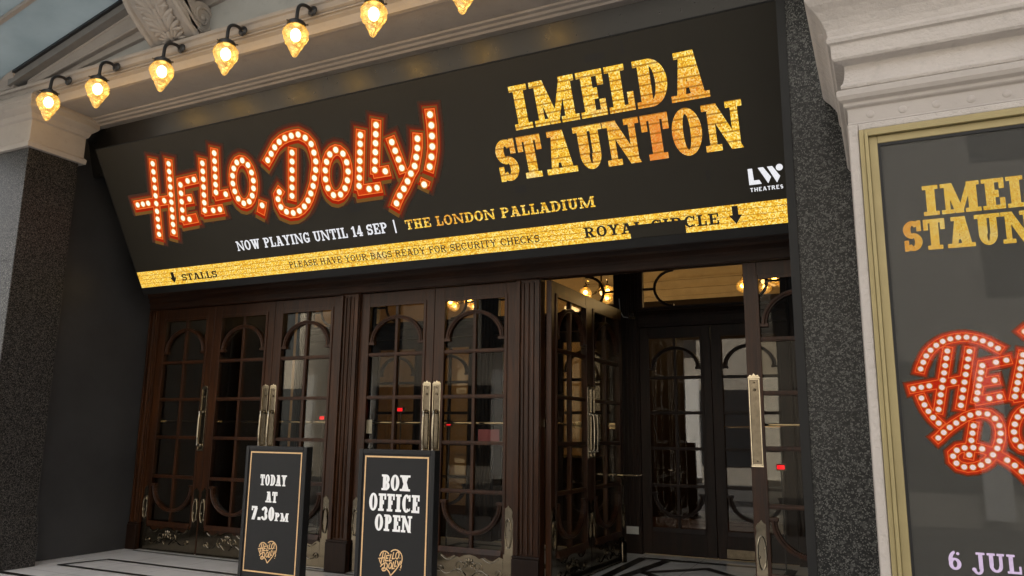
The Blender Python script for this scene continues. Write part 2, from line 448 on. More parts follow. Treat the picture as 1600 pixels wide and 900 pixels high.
def glyph(ch, B, t, h, s, sl, serif=True):
    """polygons of one capital in a box of height 1; returns (width, polys)"""
    P = []
    l = t * sl if serif else t
    rc = lambda x0, y0, x1, y1: P.append([(x0, y0), (x1, y0), (x1, y1), (x0, y1)])
    def st(x, k=1.0, y0=0, y1=1): rc(x - t * k / 2, y0, x + t * k / 2, y1)
    def sb(x, y, k=1.0):
        if serif: rc(x - l * k / 2, 0 if y == 0 else 1 - s, x + l * k / 2, s if y == 0 else 1)
    def dg(x0, y0, x1, y1, wd): P.append([(x0 - wd / 2, y0), (x0 + wd / 2, y0), (x1 + wd / 2, y1), (x1 - wd / 2, y1)])
    def rg(cx, cy, rx, ry, a0, a1, tx=None, ty=None, n=20):
        tx = t if tx is None else tx; ty = h if ty is None else ty
        o = arc(cx, cy, rx, ry, a0, a1, n); i = arc(cx, cy, max(.01, rx - tx), max(.01, ry - ty), a0, a1, n)
        for k in range(n): P.append([o[k], o[k + 1], i[k + 1], i[k]])
    tt = t * .55 if serif else 0
    if ch == ' ': return B * .42, []
    if ch == 'I': w = l; st(w / 2); sb(w / 2, 0); sb(w / 2, 1)
    elif ch == 'L':
        w = B * .86; x = l / 2; st(x); sb(x, 1); sb(x, 0); rc(x, 0, w, s if serif else h)
        if serif: rc(w - tt, 0, w, .40)
    elif ch in 'EF':
        w = B * .9; x = l / 2; st(x); rc(x - l / 2, 1 - (s if serif else h), w, 1)
        if serif: rc(w - tt, .66, w, 1)
        if ch == 'E':
            rc(x - l / 2, 0, w, s if serif else h)
            if serif: rc(w - tt, 0, w, .36)
        else: sb(x, 0)
        rc(x, .5 - h / 2, w * .74, .5 + h / 2)
        if serif: rc(w * .74 - tt * .8, .38, w * .74, .62)
    elif ch == 'T':
        w = B * .95; st(w / 2); rc(0, 1 - (s if serif else h), w, 1); sb(w / 2, 0)
        if serif: rc(0, .64, tt, 1); rc(w - tt, .64, w, 1)
    elif ch == 'H':
        w = B * 1.08; a, b = l / 2, w - l / 2; st(a); st(b)
        for x in (a, b): sb(x, 0); sb(x, 1)
        rc(a, .5 - h / 2, b, .5 + h / 2)
    elif ch == 'N':
        w = B * 1.26; k = .62; a, b = l * .38, w - l * .38; st(a, k); st(b, k); dg(a, 1, b, 0, t * 1.0)
        sb(a, 0, .8); sb(a - l * .05, 1, .75); sb(b, 1, .8)
    elif ch == 'M':
        w = B * 1.62; k = .55; a, b = l * .42, w - l * .46; st(a, k); st(b, .95); m = w * .47
        dg(a + t * .12, 1, m, 0, t * .95); dg(b - t * .2, 1, m, 0, t * .6); sb(a, 0, .8); sb(b, 0, .95); sb(a - t * .05, 1, .75); sb(b + t * .1, 1, .8)
    elif ch == 'A':
        w = B * 1.12; a, b = l * .42, w - l * .42; m = w / 2
        dg(a, 0, m - t * .15, 1, t * .72); dg(b, 0, m + t * .1, 1, t * 1.12); rc(a + (m - a) * .3, .26, b - (b - m) * .3, .26 + h)
        sb(a, 0, .9); sb(b, 0, 1.0)
        if serif: rc(m - l * .55, 1 - s, m + l * .25, 1)
    elif ch == 'V':
        w = B * 1.05; a, b = l * .42, w - l * .42; m = w / 2
        dg(a, 1, m, 0, t * 1.1); dg(b, 1, m, 0, t * .75); sb(a, 1); sb(b, 1, .9)
    elif ch == 'W':
        w = B * 1.5; a, b, c, e = l * .42, w * .36, w * .66, w - l * .42; m = w * .5
        dg(a, 1, b, 0, t); dg(m, 1, b, 0, t * .7); dg(m, 1, c, 0, t); dg(e, 1, c, 0, t * .7)
        sb(a, 1); sb(m, 1, .9); sb(e, 1, .9)
    elif ch == 'X':
        w = B * 1.1; a, b = l * .42, w - l * .42; dg(a, 1, b, 0, t * 1.15); dg(b, 1, a, 0, t * .8)
        for x in (a, b): sb(x, 0, .95); sb(x, 1, .95)
    elif ch == 'Y':
        w = B * 1.08; a, b = l * .42, w - l * .42; m = w / 2
        dg(a, 1, m, .42, t * 1.05); dg(b, 1, m, .42, t * .8); st(m, 1, 0, .5); sb(a, 1); sb(b, 1, .9); sb(m, 0)
    elif ch == 'K':
        w = B * 1.1; a, b = l / 2, w - l * .42; st(a); sb(a, 0); sb(a, 1); dg(a + t * .3, .4, b, 1, t * .8); dg(b, 0, a + t * .7, .6, t * 1.1); sb(b, 0); sb(b, 1, .9)
    elif ch == 'U':
        w = B * 1.06; a, b = l / 2, w - l * .42; k = .8 if serif else 1.0; ry = .36
        st(a, 1, ry, 1); st(b, k, ry, 1); x0, x1 = a - t / 2, b + t * k / 2; rg((x0 + x1) / 2, ry, (x1 - x0) / 2, ry, 180, 360, t * .9, h)
        sb(a, 1); sb(b, 1, .9)
    elif ch == 'J':
        w = B * .78; b = w - l * .5; st(b, 1, .3, 1); sb(b, 1, 1.1); rg(b + t / 2 - w * .42, .3 if not serif else .12, w * .42, .30, 200, 360, t * .8, h)
        if serif: st(b, 1, .1, .4); P.append(disc((b + t / 2 - w * .74, .08), t * .55))
    elif ch == 'D':
        w = B * 1.04; x = l / 2; st(x); rc(x - l / 2, 0, w * .5, s if serif else h); rc(x - l / 2, 1 - (s if serif else h), w * .5, 1)
        rg(w * .45, .5, w * .55, .5, -90, 90, t, s if serif else h)
    elif ch in 'O0':
        w = B * (1.0 if ch == 'O' else .8); rg(w / 2, .5, w / 2, .515, 0, 360, t, h, 28)
    elif ch in 'CG':
        w = B * .96; rg(w / 2, .5, w / 2, .515, 42, 318, t, h, 24)
        if serif: rc(w - tt * 1.1, .62, w - tt * .1, .98)
        if ch == 'G': rc(w - t * 1.15, .08, w - t * .15, .46); rc(w - l * 1.0, .46 - s, w, .46)
        else: P.append([(w * .5, 0), (w * .95, .1), (w * .95, .26), (w * .84, .2)])
    elif ch == 'S':
        w = B * .84; ry = (.5 + h * .75) / 2; k = t * .9
        rg(w / 2, 1 - ry, w / 2, ry, 30, 270, k, h * 1.25, 18); rg(w / 2, ry, w / 2, ry, 90, -150, k, h * 1.25, 18)
        P.append([(w * .30, .5 + h * .5), (w * .55, .5 + h * .62), (w * .75, .5 - h * .4), (w * .45, .5 - h * .6)])
        if serif: rc(w * .97 - tt, .64, w * .97, 1); rc(w * .03, 0, w * .03 + tt, .36)
    elif ch in 'PRB':
        w = B * (.94 if ch != 'R' else 1.08); x = l / 2; st(x); sb(x, 0); ym = .44; bw = w * (.98 if ch != 'R' else .88)
        rc(x - l / 2, 1 - (s if serif else h), bw * .6, 1); rc(x, ym, bw * .6, ym + h)
        rg(bw * .55, (1 + ym) / 2, bw * .45, (1 - ym) / 2, -90, 90, t * .95, h)
        if ch == 'B':
            rc(x - l / 2, 0, bw * .6, s if serif else h); rg(bw * .56, (ym + h) / 2, bw * .46, (ym + h) / 2, -90, 90, t, h)
        if ch == 'R': dg(w - l * .4, 0, bw * .55, ym + h * .5, t * 1.1); sb(w - l * .4, 0, .9)
    elif ch == '1': w = B * .62; x = w * .6; st(x); sb(x, 0, 1.1); P.append([(x, 1), (x - w * .55, .84), (x - w * .55, .84 - h), (x, 1 - h)])
    elif ch == '3':
        w = B * .78; ry = (.5 + h * .5) / 2; rg(w * .46, 1 - ry, w * .5, ry, 150, -90, t, h); rg(w * .46, ry, w * .54, ry, 90, -150, t, h); P.append(disc((w * .14, .8), t * .42)); P.append(disc((w * .12, .2), t * .42))
    elif ch == '4': w = B * .84; x = w * .66; st(x); sb(x, 0); rc(0, .22, w, .22 + h); P.append([(0, .22), (t * .7, .22), (x, .92), (x, 1), (x - t * .3, 1)])
    elif ch == '6': w = B * .8; rg(w / 2, .31, w / 2, .325, 0, 360, t, h, 24); rg(w * .62, .5, w * .62, .515, 100, 195, t, h, 14); P.append(disc((w * .78, .86), t * .42))
    elif ch == '7': w = B * .78; rc(0, 1 - s * 1.2, w, 1); rc(0, .68, tt, 1); dg(w * .34, 0, w - t * .4, 1 - s, t * 1.15)
    elif ch == '.': w = t * 1.15; rc(0, 0, t * 1.1, t * .9)
    elif ch == '-': w = B * .6; rc(0, .36, w, .36 + h)
    elif ch == '|': w = t; rc(0, -.12, t * .6, 1.12)
    else: w = B; st(w / 2)
    return w, P

STY = {'heavy': dict(B=.62, t=.235, h=.13, s=.135, sl=1.75, serif=True), 'slab': dict(B=.74, t=.195, h=.135, s=.125, sl=1.95, serif=True),
       'light': dict(B=.78, t=.15, h=.115, s=.105, sl=2.1, serif=True), 'sans': dict(B=.66, t=.2, h=.18, s=.18, sl=1, serif=False)}
def text2d(txt, x0, x1, y0, hgt, style='slab', gap=.075, shear=0., y1=None):
    st = STY[style]; x = 0; all_ = []
    for i, c in enumerate(txt):
        w, P = glyph(c, **st); all_.append((x, P)); x += w + gap
    W = x - gap; k = (x1 - x0) / W; dy = 0 if y1 is None else (y1 - y0)
    out = []
    for ox, P in all_:
        for p in P:
            q = []
            for a, b in p:
                X = x0 + (ox + a) * k + b * hgt * shear
                q.append((X, y0 + b * hgt + dy * (X - x0) / (x1 - x0)))
            out.append(q)
    return out

# ================================================================== the setting: ground
def plane(name, x0, x1, y0, y1, z, mat, zb):
    mb = MB(); mb.box(x0, x1, y0, y1, zb, z); o = mb.build(name, mat); o['kind'] = 'structure'; return o
plane('ground', -200, 200, -200, 200, -.5, M['asphalt'], -.6)
plane('road', -60, 60, -9.0, -1.2, -.42, M['asphalt'], -.5)
plane('pavement', -60, 60, -1.2, 3.05, -.30, M['concrete'], -.5)
plane('step', -8.6, 2.2, 3.05, 3.4, -.15, M['granite'], -.5)
fl = plane('entrance_floor', -8.6, 2.2, 3.4, 13.2, 0.0, M['floor'], -.5)
# dark inlaid bands in the marble
def inlay():
    P = []
    W = .028
    P += strip([(-7.15, 5.49), (-.5, 5.49)], W) + strip([(-7.25, 5.06), (-.5, 5.06)], W) + strip([(-7.25, 5.05), (-7.12, 5.5)], W)
    P += strip([(-8.2, 4.56), (1.2, 4.56)], W * 1.2)
    P += strip([(-7.42, 6.01), (-.2, 6.01)], .018)
    for cx in (-1.7, -3.9, -6.1):
        P += strip([(cx - .75, 8.28), (cx + .75, 8.28)], .05) + strip([(cx - .75, 6.4), (cx + .75, 6.4)], .05)
        P += strip([(cx - .75, 8.30), (cx - .75, 6.4)], .05) + strip([(cx + .75, 8.30), (cx + .75, 6.4)], .05)
        P += strip([(cx - .48, 8.2), (cx - .62, 7.0)], .05)
        P += strip([(cx - .5, 7.45), (cx, 7.95), (cx + .5, 7.45), (cx, 6.95)], .05, True)
    o = sheet('floor_inlay', P, M['gloss_black'], .004, None); o['kind'] = 'structure'
inlay()

# ================================================================== theatre front
tf = empty('theatre_front', (0, 0, 0), 'dark granite theatre front with cream moulded stonework round the entrance', 'building')
def pier(x0, x1, mat, capital):
    mb = MB(); mb.ring_box(x0, x1, 4.35, 4.87, [(.0, .0), (0, 4.50 if capital else 7.0)])
    p = mb.build('pier', mat, tf, bevel=.006)
    mb = MB(); mb.ring_box(x0, x1, 4.35, 4.87, [(.03, 0.001), (.03, .30), (.018, .315), (.018, .46), (.004, .475)])
    mb.build('plinth', mat, p, bevel=.004)
    if capital:
        mb = MB(); mb.ring_box(x0, x1, 4.35, 4.90, [(.004, 3.985), (.03, 3.99), (.035, 4.035), (.022, 4.05), (.012, 4.055), (.012, 4.27), (.03, 4.285), (.045, 4.33), (.085, 4.37), (.095, 4.385), (.095, 4.435), (.105, 4.45), (.105, 4.49), (.088, 4.50), (.07, 4.53), (.02, 4.535)])
        mb.build('capital', M['stone'], p, bevel=.004)
    return p
pl_ = pier(-9.2, -7.39, M['granite_red'], True)
pr = pier(-.42, 2.4, M['granite'], False)
mb = MB(); mb.box(-.424, -.378, 4.338, 4.349, .48, 6.0)
mb.build('edge_strip', M['black'], pr)
for pp, (x0, x1) in ((pr, (-.372, 2.4)), (pl_, (-9.2, -7.39))):
    for z in (1.42, 2.86):
        mb = MB(); mb.box(x0, x1 + .0006, 4.3494, 4.353, z, z + .004)
        if x1 < 0: mb.box(x1 - .003, x1 + .0006, 4.354, 4.869, z, z + .004)
        mb.build('joint', M['joint'], pp)
# entablature beam over the entrance
mb = MB()
mb.prismx([(5.06, 4.43), (4.99, 4.43), (4.975, 4.445), (4.945, 4.448), (4.93, 4.462), (4.895, 4.465), (4.885, 4.478), (4.52, 4.478), (4.51, 4.465), (4.49, 4.452), (4.455, 4.455), (4.445, 4.48), (4.425, 4.515),
           (4.39, 4.528), (4.385, 4.56), (4.35, 4.575), (4.335, 4.61), (4.315, 4.618), (4.31, 4.645), (4.62, 4.66), (4.62, 5.6), (5.06, 5.6)], -9.4, -.43)
ent = mb.build('entablature', M['stone'], tf)
mb = MB(); mb.tube([(-9, 4.372, 4.548), (-6.95, 4.372, 4.548), (-6.4, 4.365, 4.555), (-6.2, 4.372, 4.545), (-5.2, 4.372, 4.55), (-.44, 4.372, 4.548)], .009, 6)
mb.build('cable', M['stone'], ent, True)
mb = MB(); mb.box(-9.4, -.43, 4.475, 4.619, 4.663, 6.6)
mb.build('tympanum', M['tymp'], tf)
mb = MB(); mb.box(-30, 14, 4.88, 5.05, 5.61, 15.0)
mb.build('upper_sun_block', M['stone'], tf)  # unseen wall, added tall so the sun behind stays off the front
mb = MB(); mb.box(-30, -9.21, 4.4, 4.87, -.3, 5.6); mb.build('side_wall', M['stone'], tf)
mb = MB(); mb.box(2.41, 14, 4.4, 4.87, -.3, 5.6); mb.build('side_wall', M['stone'], tf)
mb = MB(); mb.box(-30, 14, 5.06, 20, 14.8, 15.0); mb.build('roof_sun_block', M['board'], tf)  # unseen slab, added with the upper wall to block the sun
# dark lining behind and above the sign
mb = MB(); mb.prismx([(5.0615, 4.429), (5.195, 3.96), (5.225, 3.96), (5.10, 4.428), (5.10, 4.62), (5.0615, 4.62)], -7.75, .2)
mb.build('fascia', M['gloss_black'], tf)
mb = MB(); mb.box(-7.75, .2, 6.13, 6.2, 2.98, 4.5); mb.box(-7.75, .2, 5.101, 6.12, 4.45, 4.55)
mb.build('lining', M['black'], tf)
mb = MB(); mb.box(-7.74, -7.60, 4.93, 6.12, .001, 4.35); lp = mb.build('side_panel', M['board'], tf, bevel=.004)
mb = MB(); mb.box(.06, .2, 4.93, 6.12, .001, 4.35); mb.build('side_panel', M['board'], tf)
# raking moulding of the gable, fanning out from the corner block
def rake(pts_lo, pts_hi, y0, y1):
    (xa, za), (xb, zb) = pts_lo; (xc, zc), (xd, zd) = pts_hi
    m = MB(); m.prismy([(xa, za), (xb, zb), (xd, zd), (xc, zc)], y0, y1); return m
def ext(a, b, x): return (x, a[1] + (b[1] - a[1]) * (x - a[0]) / (b[0] - a[0]))
L1 = ((-7.866, 4.785), (-6.272, 5.192)); L2 = ((-7.694, 4.716), (-6.189, 5.113)); L3 = ((-7.58, 4.673), (-6.062, 4.965)); L4 = ((-7.30, 4.69), (-6.024, 4.879))
XL, XR = -7.75, -4.0
e = lambda L, x: ext(L[0], L[1], x)
rm = rake((e(L4, -7.5), e(L4, XR)), (e(L3, -7.5), e(L3, XR)), 4.435, 4.474).build('raking_moulding', M['stone'], tf)
m_ = rake((e(L3, -7.62), e(L3, XR)), (e(L2, -7.62), e(L2, XR)), 4.385, 4.474)
a, b = e(L3, -7.6), e(L3, XR); m_.tube([(a[0], 4.388, a[1] + .004), (b[0], 4.388, b[1] + .004)], .014, 8)
a, b = e(L2, -7.6), e(L2, XR); m_.tube([(a[0], 4.388, a[1] - .004), (b[0], 4.388, b[1] - .004)], .014, 8)
m_.build('raking_moulding', M['stone'], tf)
mb = MB(); mb.ring_box(-9.2, -7.78, 4.36, 4.474, [(0, 4.66), (.03, 4.67), (.03, 4.73), (.06, 4.76), (.085, 4.80), (.09, 4.83), (0, 4.84)]); mb.build('corner_block', M['stone'], tf)

# scroll bracket standing on the entablature
def bracket(x0, x1, name='scroll_bracket'):
    front = [(4.375, 4.70), (4.33, 4.735), (4.27, 4.775), (4.21, 4.825), (4.15, 4.872), (4.10, 4.915), (4.06, 4.965), (4.02, 5.04), (4.0, 5.13), (3.985, 5.25), (3.96, 5.4), (3.9, 5.6)]
    back = [(4.1, 5.65), (4.17, 5.4), (4.2, 5.2), (4.24, 5.1)]
    vol = arc(4.395, 4.858, .145, .145, 130, -125, 18)
    m = MB(); m.prismx(front + back + vol, x0, x1); b = m.build(name, M['stone'], tf, bevel=.01)
    # volutes on the side faces
    for sx, xs in ((1, x1), (-1, x0)):
        m = MB(); pts = []
        for i in range(40):
            t = i / 39; a = R(-110 + 640 * t); r = .115 * (1 - t) + .012
            pts.append((xs + sx * .006, 4.395 + r * math.cos(a), 4.86 + r * math.sin(a)))
        m.tube(pts, [.017 * (1 - .5 * i / 39) for i in range(40)], 7); m.ball((xs, 4.395, 4.86), .025, 10)
        m.tube([(xs + sx * .002, y + .03, z + .02) for y, z in front[1:]], .014, 6)
        m.build('volute', M['stone'], b, True)
    # raised borders and acanthus leaves on the curved front
    m = MB()
    for xx in (x0 + .035, x1 - .035):
        m.tube([(xx, y, z) for y, z in front], .032, 8)
    m.build('border', M['stone'], b, True)
    m = MB()
    def at(t):
        k = t * (len(front) - 1); i = min(int(k), len(front) - 2); f = k - i
        y = front[i][0] * (1 - f) + front[i + 1][0] * f; z = front[i][1] * (1 - f) + front[i + 1][1] * f
        ty, tz = front[i + 1][0] - front[i][0], front[i + 1][1] - front[i][1]; l = math.hypot(ty, tz)
        return y, z, ty / l, tz / l
    def lobe(u, t, ln, wd, ang, th):
        y, z, ty, tz = at(t); n = (-tz, ty)      # outward
        q = MB(); q.ball((0, 0, 0), 1, 12, (wd, ln, th))
        up = Vector((0, ty, tz)); no = Vector((0, n[0], n[1])); ax = Vector((1, 0, 0))
        dirv = (up * math.cos(ang) + ax * math.sin(ang)); sd = dirv.cross(no)
        mat = Matrix((sd, dirv, no)).transposed().to_4x4(); mat.translation = Vector((u, y, z)) + no * .008 + dirv * ln * .6
        q.xform(mat); m.add(q.v, q.f)
    cx = (x0 + x1) / 2
    for t0 in (.03, .15, .27, .40, .52, .64, .76, .88):
        sc = .95 + .3 * (t0 > .12)
        for sgn in (-1, 1):
            for k, (an, ln, wd) in enumerate(((25, .085, .024), (48, .082, .025), (72, .07, .022), (100, .05, .018))):
                lobe(cx + sgn * (.025 + .016 * k), t0 + .012 * (3 - k), ln * sc, wd * sc, sgn * R(an), .022)
        lobe(cx, t0, .07 * sc, .026, 0, .032)
    for i in range(14): 
        y, z, ty, tz = at(.04 + .065 * i); m.ball((cx, y - tz * .0 - .012, z - .01), .017, 8)
    m.build('acanthus', M['stone'], b, True)
    return b
bracket(-5.8, -5.2)

# white pier with cornice that carries the poster case
mb = MB(); mb.ring_box(-.072, 1.02, 3.4, 4.349, [(0, -.299), (0, 2.60)])
wp = mb.build('poster_pier', M['stone'], tf)
mb = MB()
mb.ring_box(-.072, 1.02, 3.4, 4.349, [(0, 2.601), (-.004, 2.61), (-.004, 2.672), (.006, 2.678), (.010, 2.684), (.010, 2.696), (.026, 2.706), (.034, 2.722), (.034, 2.744), (.026, 2.752)])
mb.build('frieze', M['stone'], wp, bevel=.003)
mb = MB()
prof = [(.0, 2.753), (.012, 2.762), (.016, 2.776), (.006, 2.79), (.000, 2.815), (-.004, 2.85), (-.004, 2.872), (.036, 2.884), (.042, 2.894), (.044, 2.955), (.056, 2.962), (.06, 2.976), (.052, 2.992), (.056, 3.02), (.072, 3.06), (.098, 3.098), (.118, 3.118), (.126, 3.13), (.132, 3.14), (.134, 3.178), (.126, 3.186), (0, 3.20)]
mb.ring_box(-.072, 1.02, 3.4, 4.349, prof)
mb.build('cornice', M['stone_rough'], wp, bevel=.003)
for i in range(9):
    mb = MB(); mb.ball((.02 + .1225 * i, 3.408, 2.637), .02, 14, (1, .4, 1)); mb.build('disc_moulding', M['stone'], wp, True)

# ================================================================== glazed canopy
cp = empty('glass_canopy', (0, 0, 0), 'glazed canopy of pale frosted panes sloping above the row of lamps', 'canopy')
def gz(x): return 4.785 + .2555 * (x + 7.866)
ang = math.atan(.2555)
ys = [4.325, 3.78, 3.26, 2.74, 2.22]
for k in range(4):
    for xa, xb in ((-9.4, -3.9),):
        m = MB(); m.prismy([(xa, gz(xa)), (xb, gz(xb)), (xb, gz(xb) + .012), (xa, gz(xa) + .012)], ys[k + 1] + .02, ys[k] - .02)
        m.build('pane', M['canopy'], cp)
        m = MB(); m.prismy([(xb, gz(xb)), (1.6, gz(xb) - .2555 * (1.6 - xb)), (1.6, gz(xb) - .2555 * (1.6 - xb) + .012), (xb, gz(xb) + .012)], ys[k + 1] + .02, ys[k] - .02)
        m.build('pane', M['canopy'], cp)
for y in ys[1:]:
    m = MB(); m.prismy([(-9.4, gz(-9.4) - .035), (-3.9, gz(-3.9) - .035), (-3.9, gz(-3.9) + .03), (-9.4, gz(-9.4) + .03)], y - .019, y + .019)
    m.prismy([(-3.9, gz(-3.9) - .035), (1.6, gz(-3.9) - .035 - .2555 * 5.5), (1.6, gz(-3.9) + .03 - .2555 * 5.5), (-3.9, gz(-3.9) + .03)], y - .019, y + .019)
    m.build('glazing_bar', M['stone'], cp)
m = rake((e(L2, -7.8), e(L2, XR)), (e(L1, -7.8), e(L1, XR)), 4.30, 4.474); m.build('gutter', M['lead'], cp)
m = rake(((-7.7, gz(-7.7) - .03), (XR, gz(XR) - .03)), ((-7.7, gz(-7.7) - .004), (XR, gz(XR) - .004)), 4.27, 4.2995); m.build('lead_flashing', M['iron'], cp)

# ================================================================== row of wall lanterns
def make_lantern(x):
    r = empty('wall_lantern', (x, 4.335, 4.575))
    m = MB(); m.lathe([(.001, -.012), (.04, -.012), (.046, -.004), (.04, .006), (.024, .012), (.02, .02), (.001, .02)], 18)
    m.xform(Matrix.Rotation(R(90), 4, 'X')); m.build('rose', M['iron'], r, True)
    m = MB(); pts = [(0, -.01, 0)] + [(0, -.05 - .105 * math.sin(R(a)), -.075 + .085 * math.cos(R(a)) ) for a in range(0, 91, 12)] + [(0, -.158, -.11), (0, -.16, -.16)]
    m.tube(pts, .0145, 10); m.build('arm', M['iron'], r, True)
    m = MB(); m.lathe([(.001, .035), (.02, .034), (.03, .018), (.062, .006), (.072, -.004), (.072, -.03), (.064, -.034), (.001, -.034)], 20, (0, -.16, -.185))
    for k in range(3):
        a = R(25 + 120 * k); m.tube([(.07 * math.cos(a), -.16 + .07 * math.sin(a), -.204), (.094 * math.cos(a), -.16 + .094 * math.sin(a), -.204)], .006, 6)
    m.build('gallery', M['iron'], r, True)
    m = MB(); prof = [(.05, 0), (.078, -.010), (.094, -.035), (.097, -.065), (.091, -.095), (.077, -.128), (.057, -.162), (.041, -.195), (.030, -.222), (.017, -.245), (.003, -.254)]
    fine = []
    for i in range(len(prof) - 1):
        for j in range(3): fine.append(tuple(prof[i][q] * (1 - j / 3) + prof[i + 1][q] * j / 3 for q in (0, 1)))
    fine.append(prof[-1])
    m.lathe(fine, 40, (0, -.16, -.218), lambda a, z: 1 + .055 * math.sin(7 * a + z * 34) * min(1, -z * 12) + .05 * math.sin(-z * 120 + 2.5 * math.sin(3 * a)) * min(1, -z * 9))
    sh = m.build('glass_shade', M['amber'], r, True)
    m = MB(); m.ball((0, -.16, -.288), .040, 16, (1, 1, 1.3)); m.build('bulb', M['lamp_bulb'], sh, True)
    return r
LX = [(-6.885, 'first'), (-6.205, ''), (-5.365, ''), (-4.645, ''), (-3.905, ''), (-3.19, ''), (-2.425, '')]
LL = ['lit amber glass lantern above the left pier capital, lowest of the row',
      'lit amber lantern hanging between the corner one and the lantern by the scroll bracket',
      'lit amber lantern fixed just below the carved scroll bracket',
      'lit amber lantern just right of the one under the scroll bracket, arm fully seen',
      'lit amber lantern, last of the row whose iron arm and wall rose show complete',
      'lit amber lantern cut at its cap by the top edge, left of the last one',
      'lit amber glass tip, rightmost of the lantern row, mostly cut by the top edge']
proto = make_lantern(LX[0][0])
for i, (x, _) in enumerate(LX):
    o = proto if i == 0 else copy_tree(proto)
    o.location.x = x; o.rotation_euler.z = R((0, 3, -4, 2, -2, 4, -3)[i])
    tag(o, LL[i], 'lantern', 'lanterns along the cornice')

# ================================================================== entrance doors
ds = empty('entrance_screen', (0, 6.08, 0), 'dark mahogany entrance screen of glazed doors below the display sign', 'door screen')
# frame: posts with reeded faces, plinths, lintel
def post(x0, x1):
    m = MB()
    m.box(x0, x1, .0, .10, .001, 2.63)
    wv = x1 - x0
    m.box(x0 + .004, x0 + .05 * min(1, wv / .25), -.022, -.0015, .285, 2.62); m.box(x1 - .05 * min(1, wv / .25), x1 - .004, -.022, -.0015, .285, 2.62)
    k = int(wv / .042)
    for i in range(1, k - 1):
        xx = x0 + wv * (i + .5) / k; m.tube([(xx, -.003, .30), (xx, -.003, 2.6)], .0135, 8)
    o = m.build('post', M['wood'], ds, bevel=.003)
    m = MB(); m.box(x0 - .004, x1 + .004, -.04, -.003, .001, .262); m.box(x0 - .007, x1 + .007, -.03, -.003, .263, .284)
    m.build('plinth', M['wood_dark'], o, bevel=.004)
posts = [(-7.59, -7.455), (-4.865, -4.625), (-2.915, -2.675), (-.095, .05)]
for p in posts: post(*p)
m = MB()
m.prismx([(0.1, 2.633), (.0, 2.633), (-.012, 2.645), (-.012, 2.70), (-.03, 2.715), (-.03, 2.755), (-.05, 2.77), (-.055, 2.80), (-.09, 2.83), (-.10, 2.86), (-.13, 2.885), (-.135, 2.92), (0.1, 2.98)], -7.6, .055)
m.build('lintel', M['wood_x'], ds)
# soffit sprinkler-like studs on the lintel
for x in (-6.4, -3.0, -.95):
    m = MB(); m.ball((x, -.14, 2.905), .014, 8); m.build('stud', M['brass_dark'], ds, True)

ROWS = [.30, .78, 1.20, 1.61, 2.02, 2.50]
def leaf_mesh(W, zs=1.0):
    m = MB(); g = .003; S = .105; T = .05
    Z = [z * zs for z in ROWS]; top = 2.625 * zs
    m.box(g, S, 0, T, .012, top); m.box(W - S, W - g, 0, T, .012, top)
    m.box(S, W - S, .001, T - .001, Z[-1], top); m.box(S, W - S, .001, T - .001, .012, Z[0])
    # raised rim round the glazing
    for a, b in ((S - .016, S + .012), (W - S - .012, W - S + .016)): m.box(a, b, -.010, -.0005, Z[0] - .02, Z[-1] + .02)
    m.box(S + .0125, W - S - .0125, -.010, .0005, Z[-1] - .012, Z[-1] + .02)
    m.prismx([(-.028, Z[0] - .036), (-.0015, Z[0] - .036), (-.0015, Z[0] + .012), (-.010, Z[0] + .012)], S + .013, W - S - .013)
    cx = W / 2
    m.box(cx - .015, cx + .015, .004, T - .004, Z[0], Z[-1])
    for z in Z[1:-1]:
        m.box(S, W - S, .0025, T - .0025, z - .017, z + .017)
        m.box(S + .013, W - S - .013, -.006, .002, z - .008, z + .008)
    r = W / 2 - S - .022; ro = r; ri = r - .04
    def band(cz, up):
        a0, a1 = (0, 180) if up else (180, 360)
        ky = .97 if up else 1.0
        o = arc(cx, cz, ro, ro * ky * .9, a0, a1, 22); i = arc(cx, cz, ri, ri * ky * .9, a0, a1, 22)
        q = o + i[::-1]; n = len(o)
        for k in range(n - 1):
            m.prismy([o[k], o[k + 1], i[k + 1], i[k]], -.004, T * .7)
            mid0 = ((o[k][0] + i[k][0]) / 2, (o[k][1] + i[k][1]) / 2); mid1 = ((o[k + 1][0] + i[k + 1][0]) / 2, (o[k + 1][1] + i[k + 1][1]) / 2)
        m.tube([((o[k][0] + i[k][0]) / 2, -.006, (o[k][1] + i[k][1]) / 2) for k in range(n)], .010, 6)
        for s in (-1, 1):
            xo = cx + s * ro; xi = cx + s * (W / 2 - S)
            zz = (cz - .02, cz + .006) if up else (cz - .006, cz + .02)
            m.box(min(xi, cx + s * (ri - .012)), max(xi, cx + s * (ri - .012)), -.007, T * .69, *zz)
    band(Z[-2] + .115 * zs, True); band(Z[1] - .098, False)
    return m
def glass_mesh(W, zs=1.0):
    m = MB(); m.box(.10, W - .10, .024, .029, .29 * zs, 2.51 * zs); return m
def plate_mesh(cx):
    m = MB(); a, b = cx - .042, cx + .042; z0, z1 = 1.075, 1.72
    m.box(a + .009, b - .009, -.0065, -.0005, z0 + .009, z1 - .009)
    for z in (z0 + .03, z1 - .03): m.ball((cx, -.009, z), .006, 8)
    m.ball((cx, -.008, z1 - .085), .011, 10)
    return m
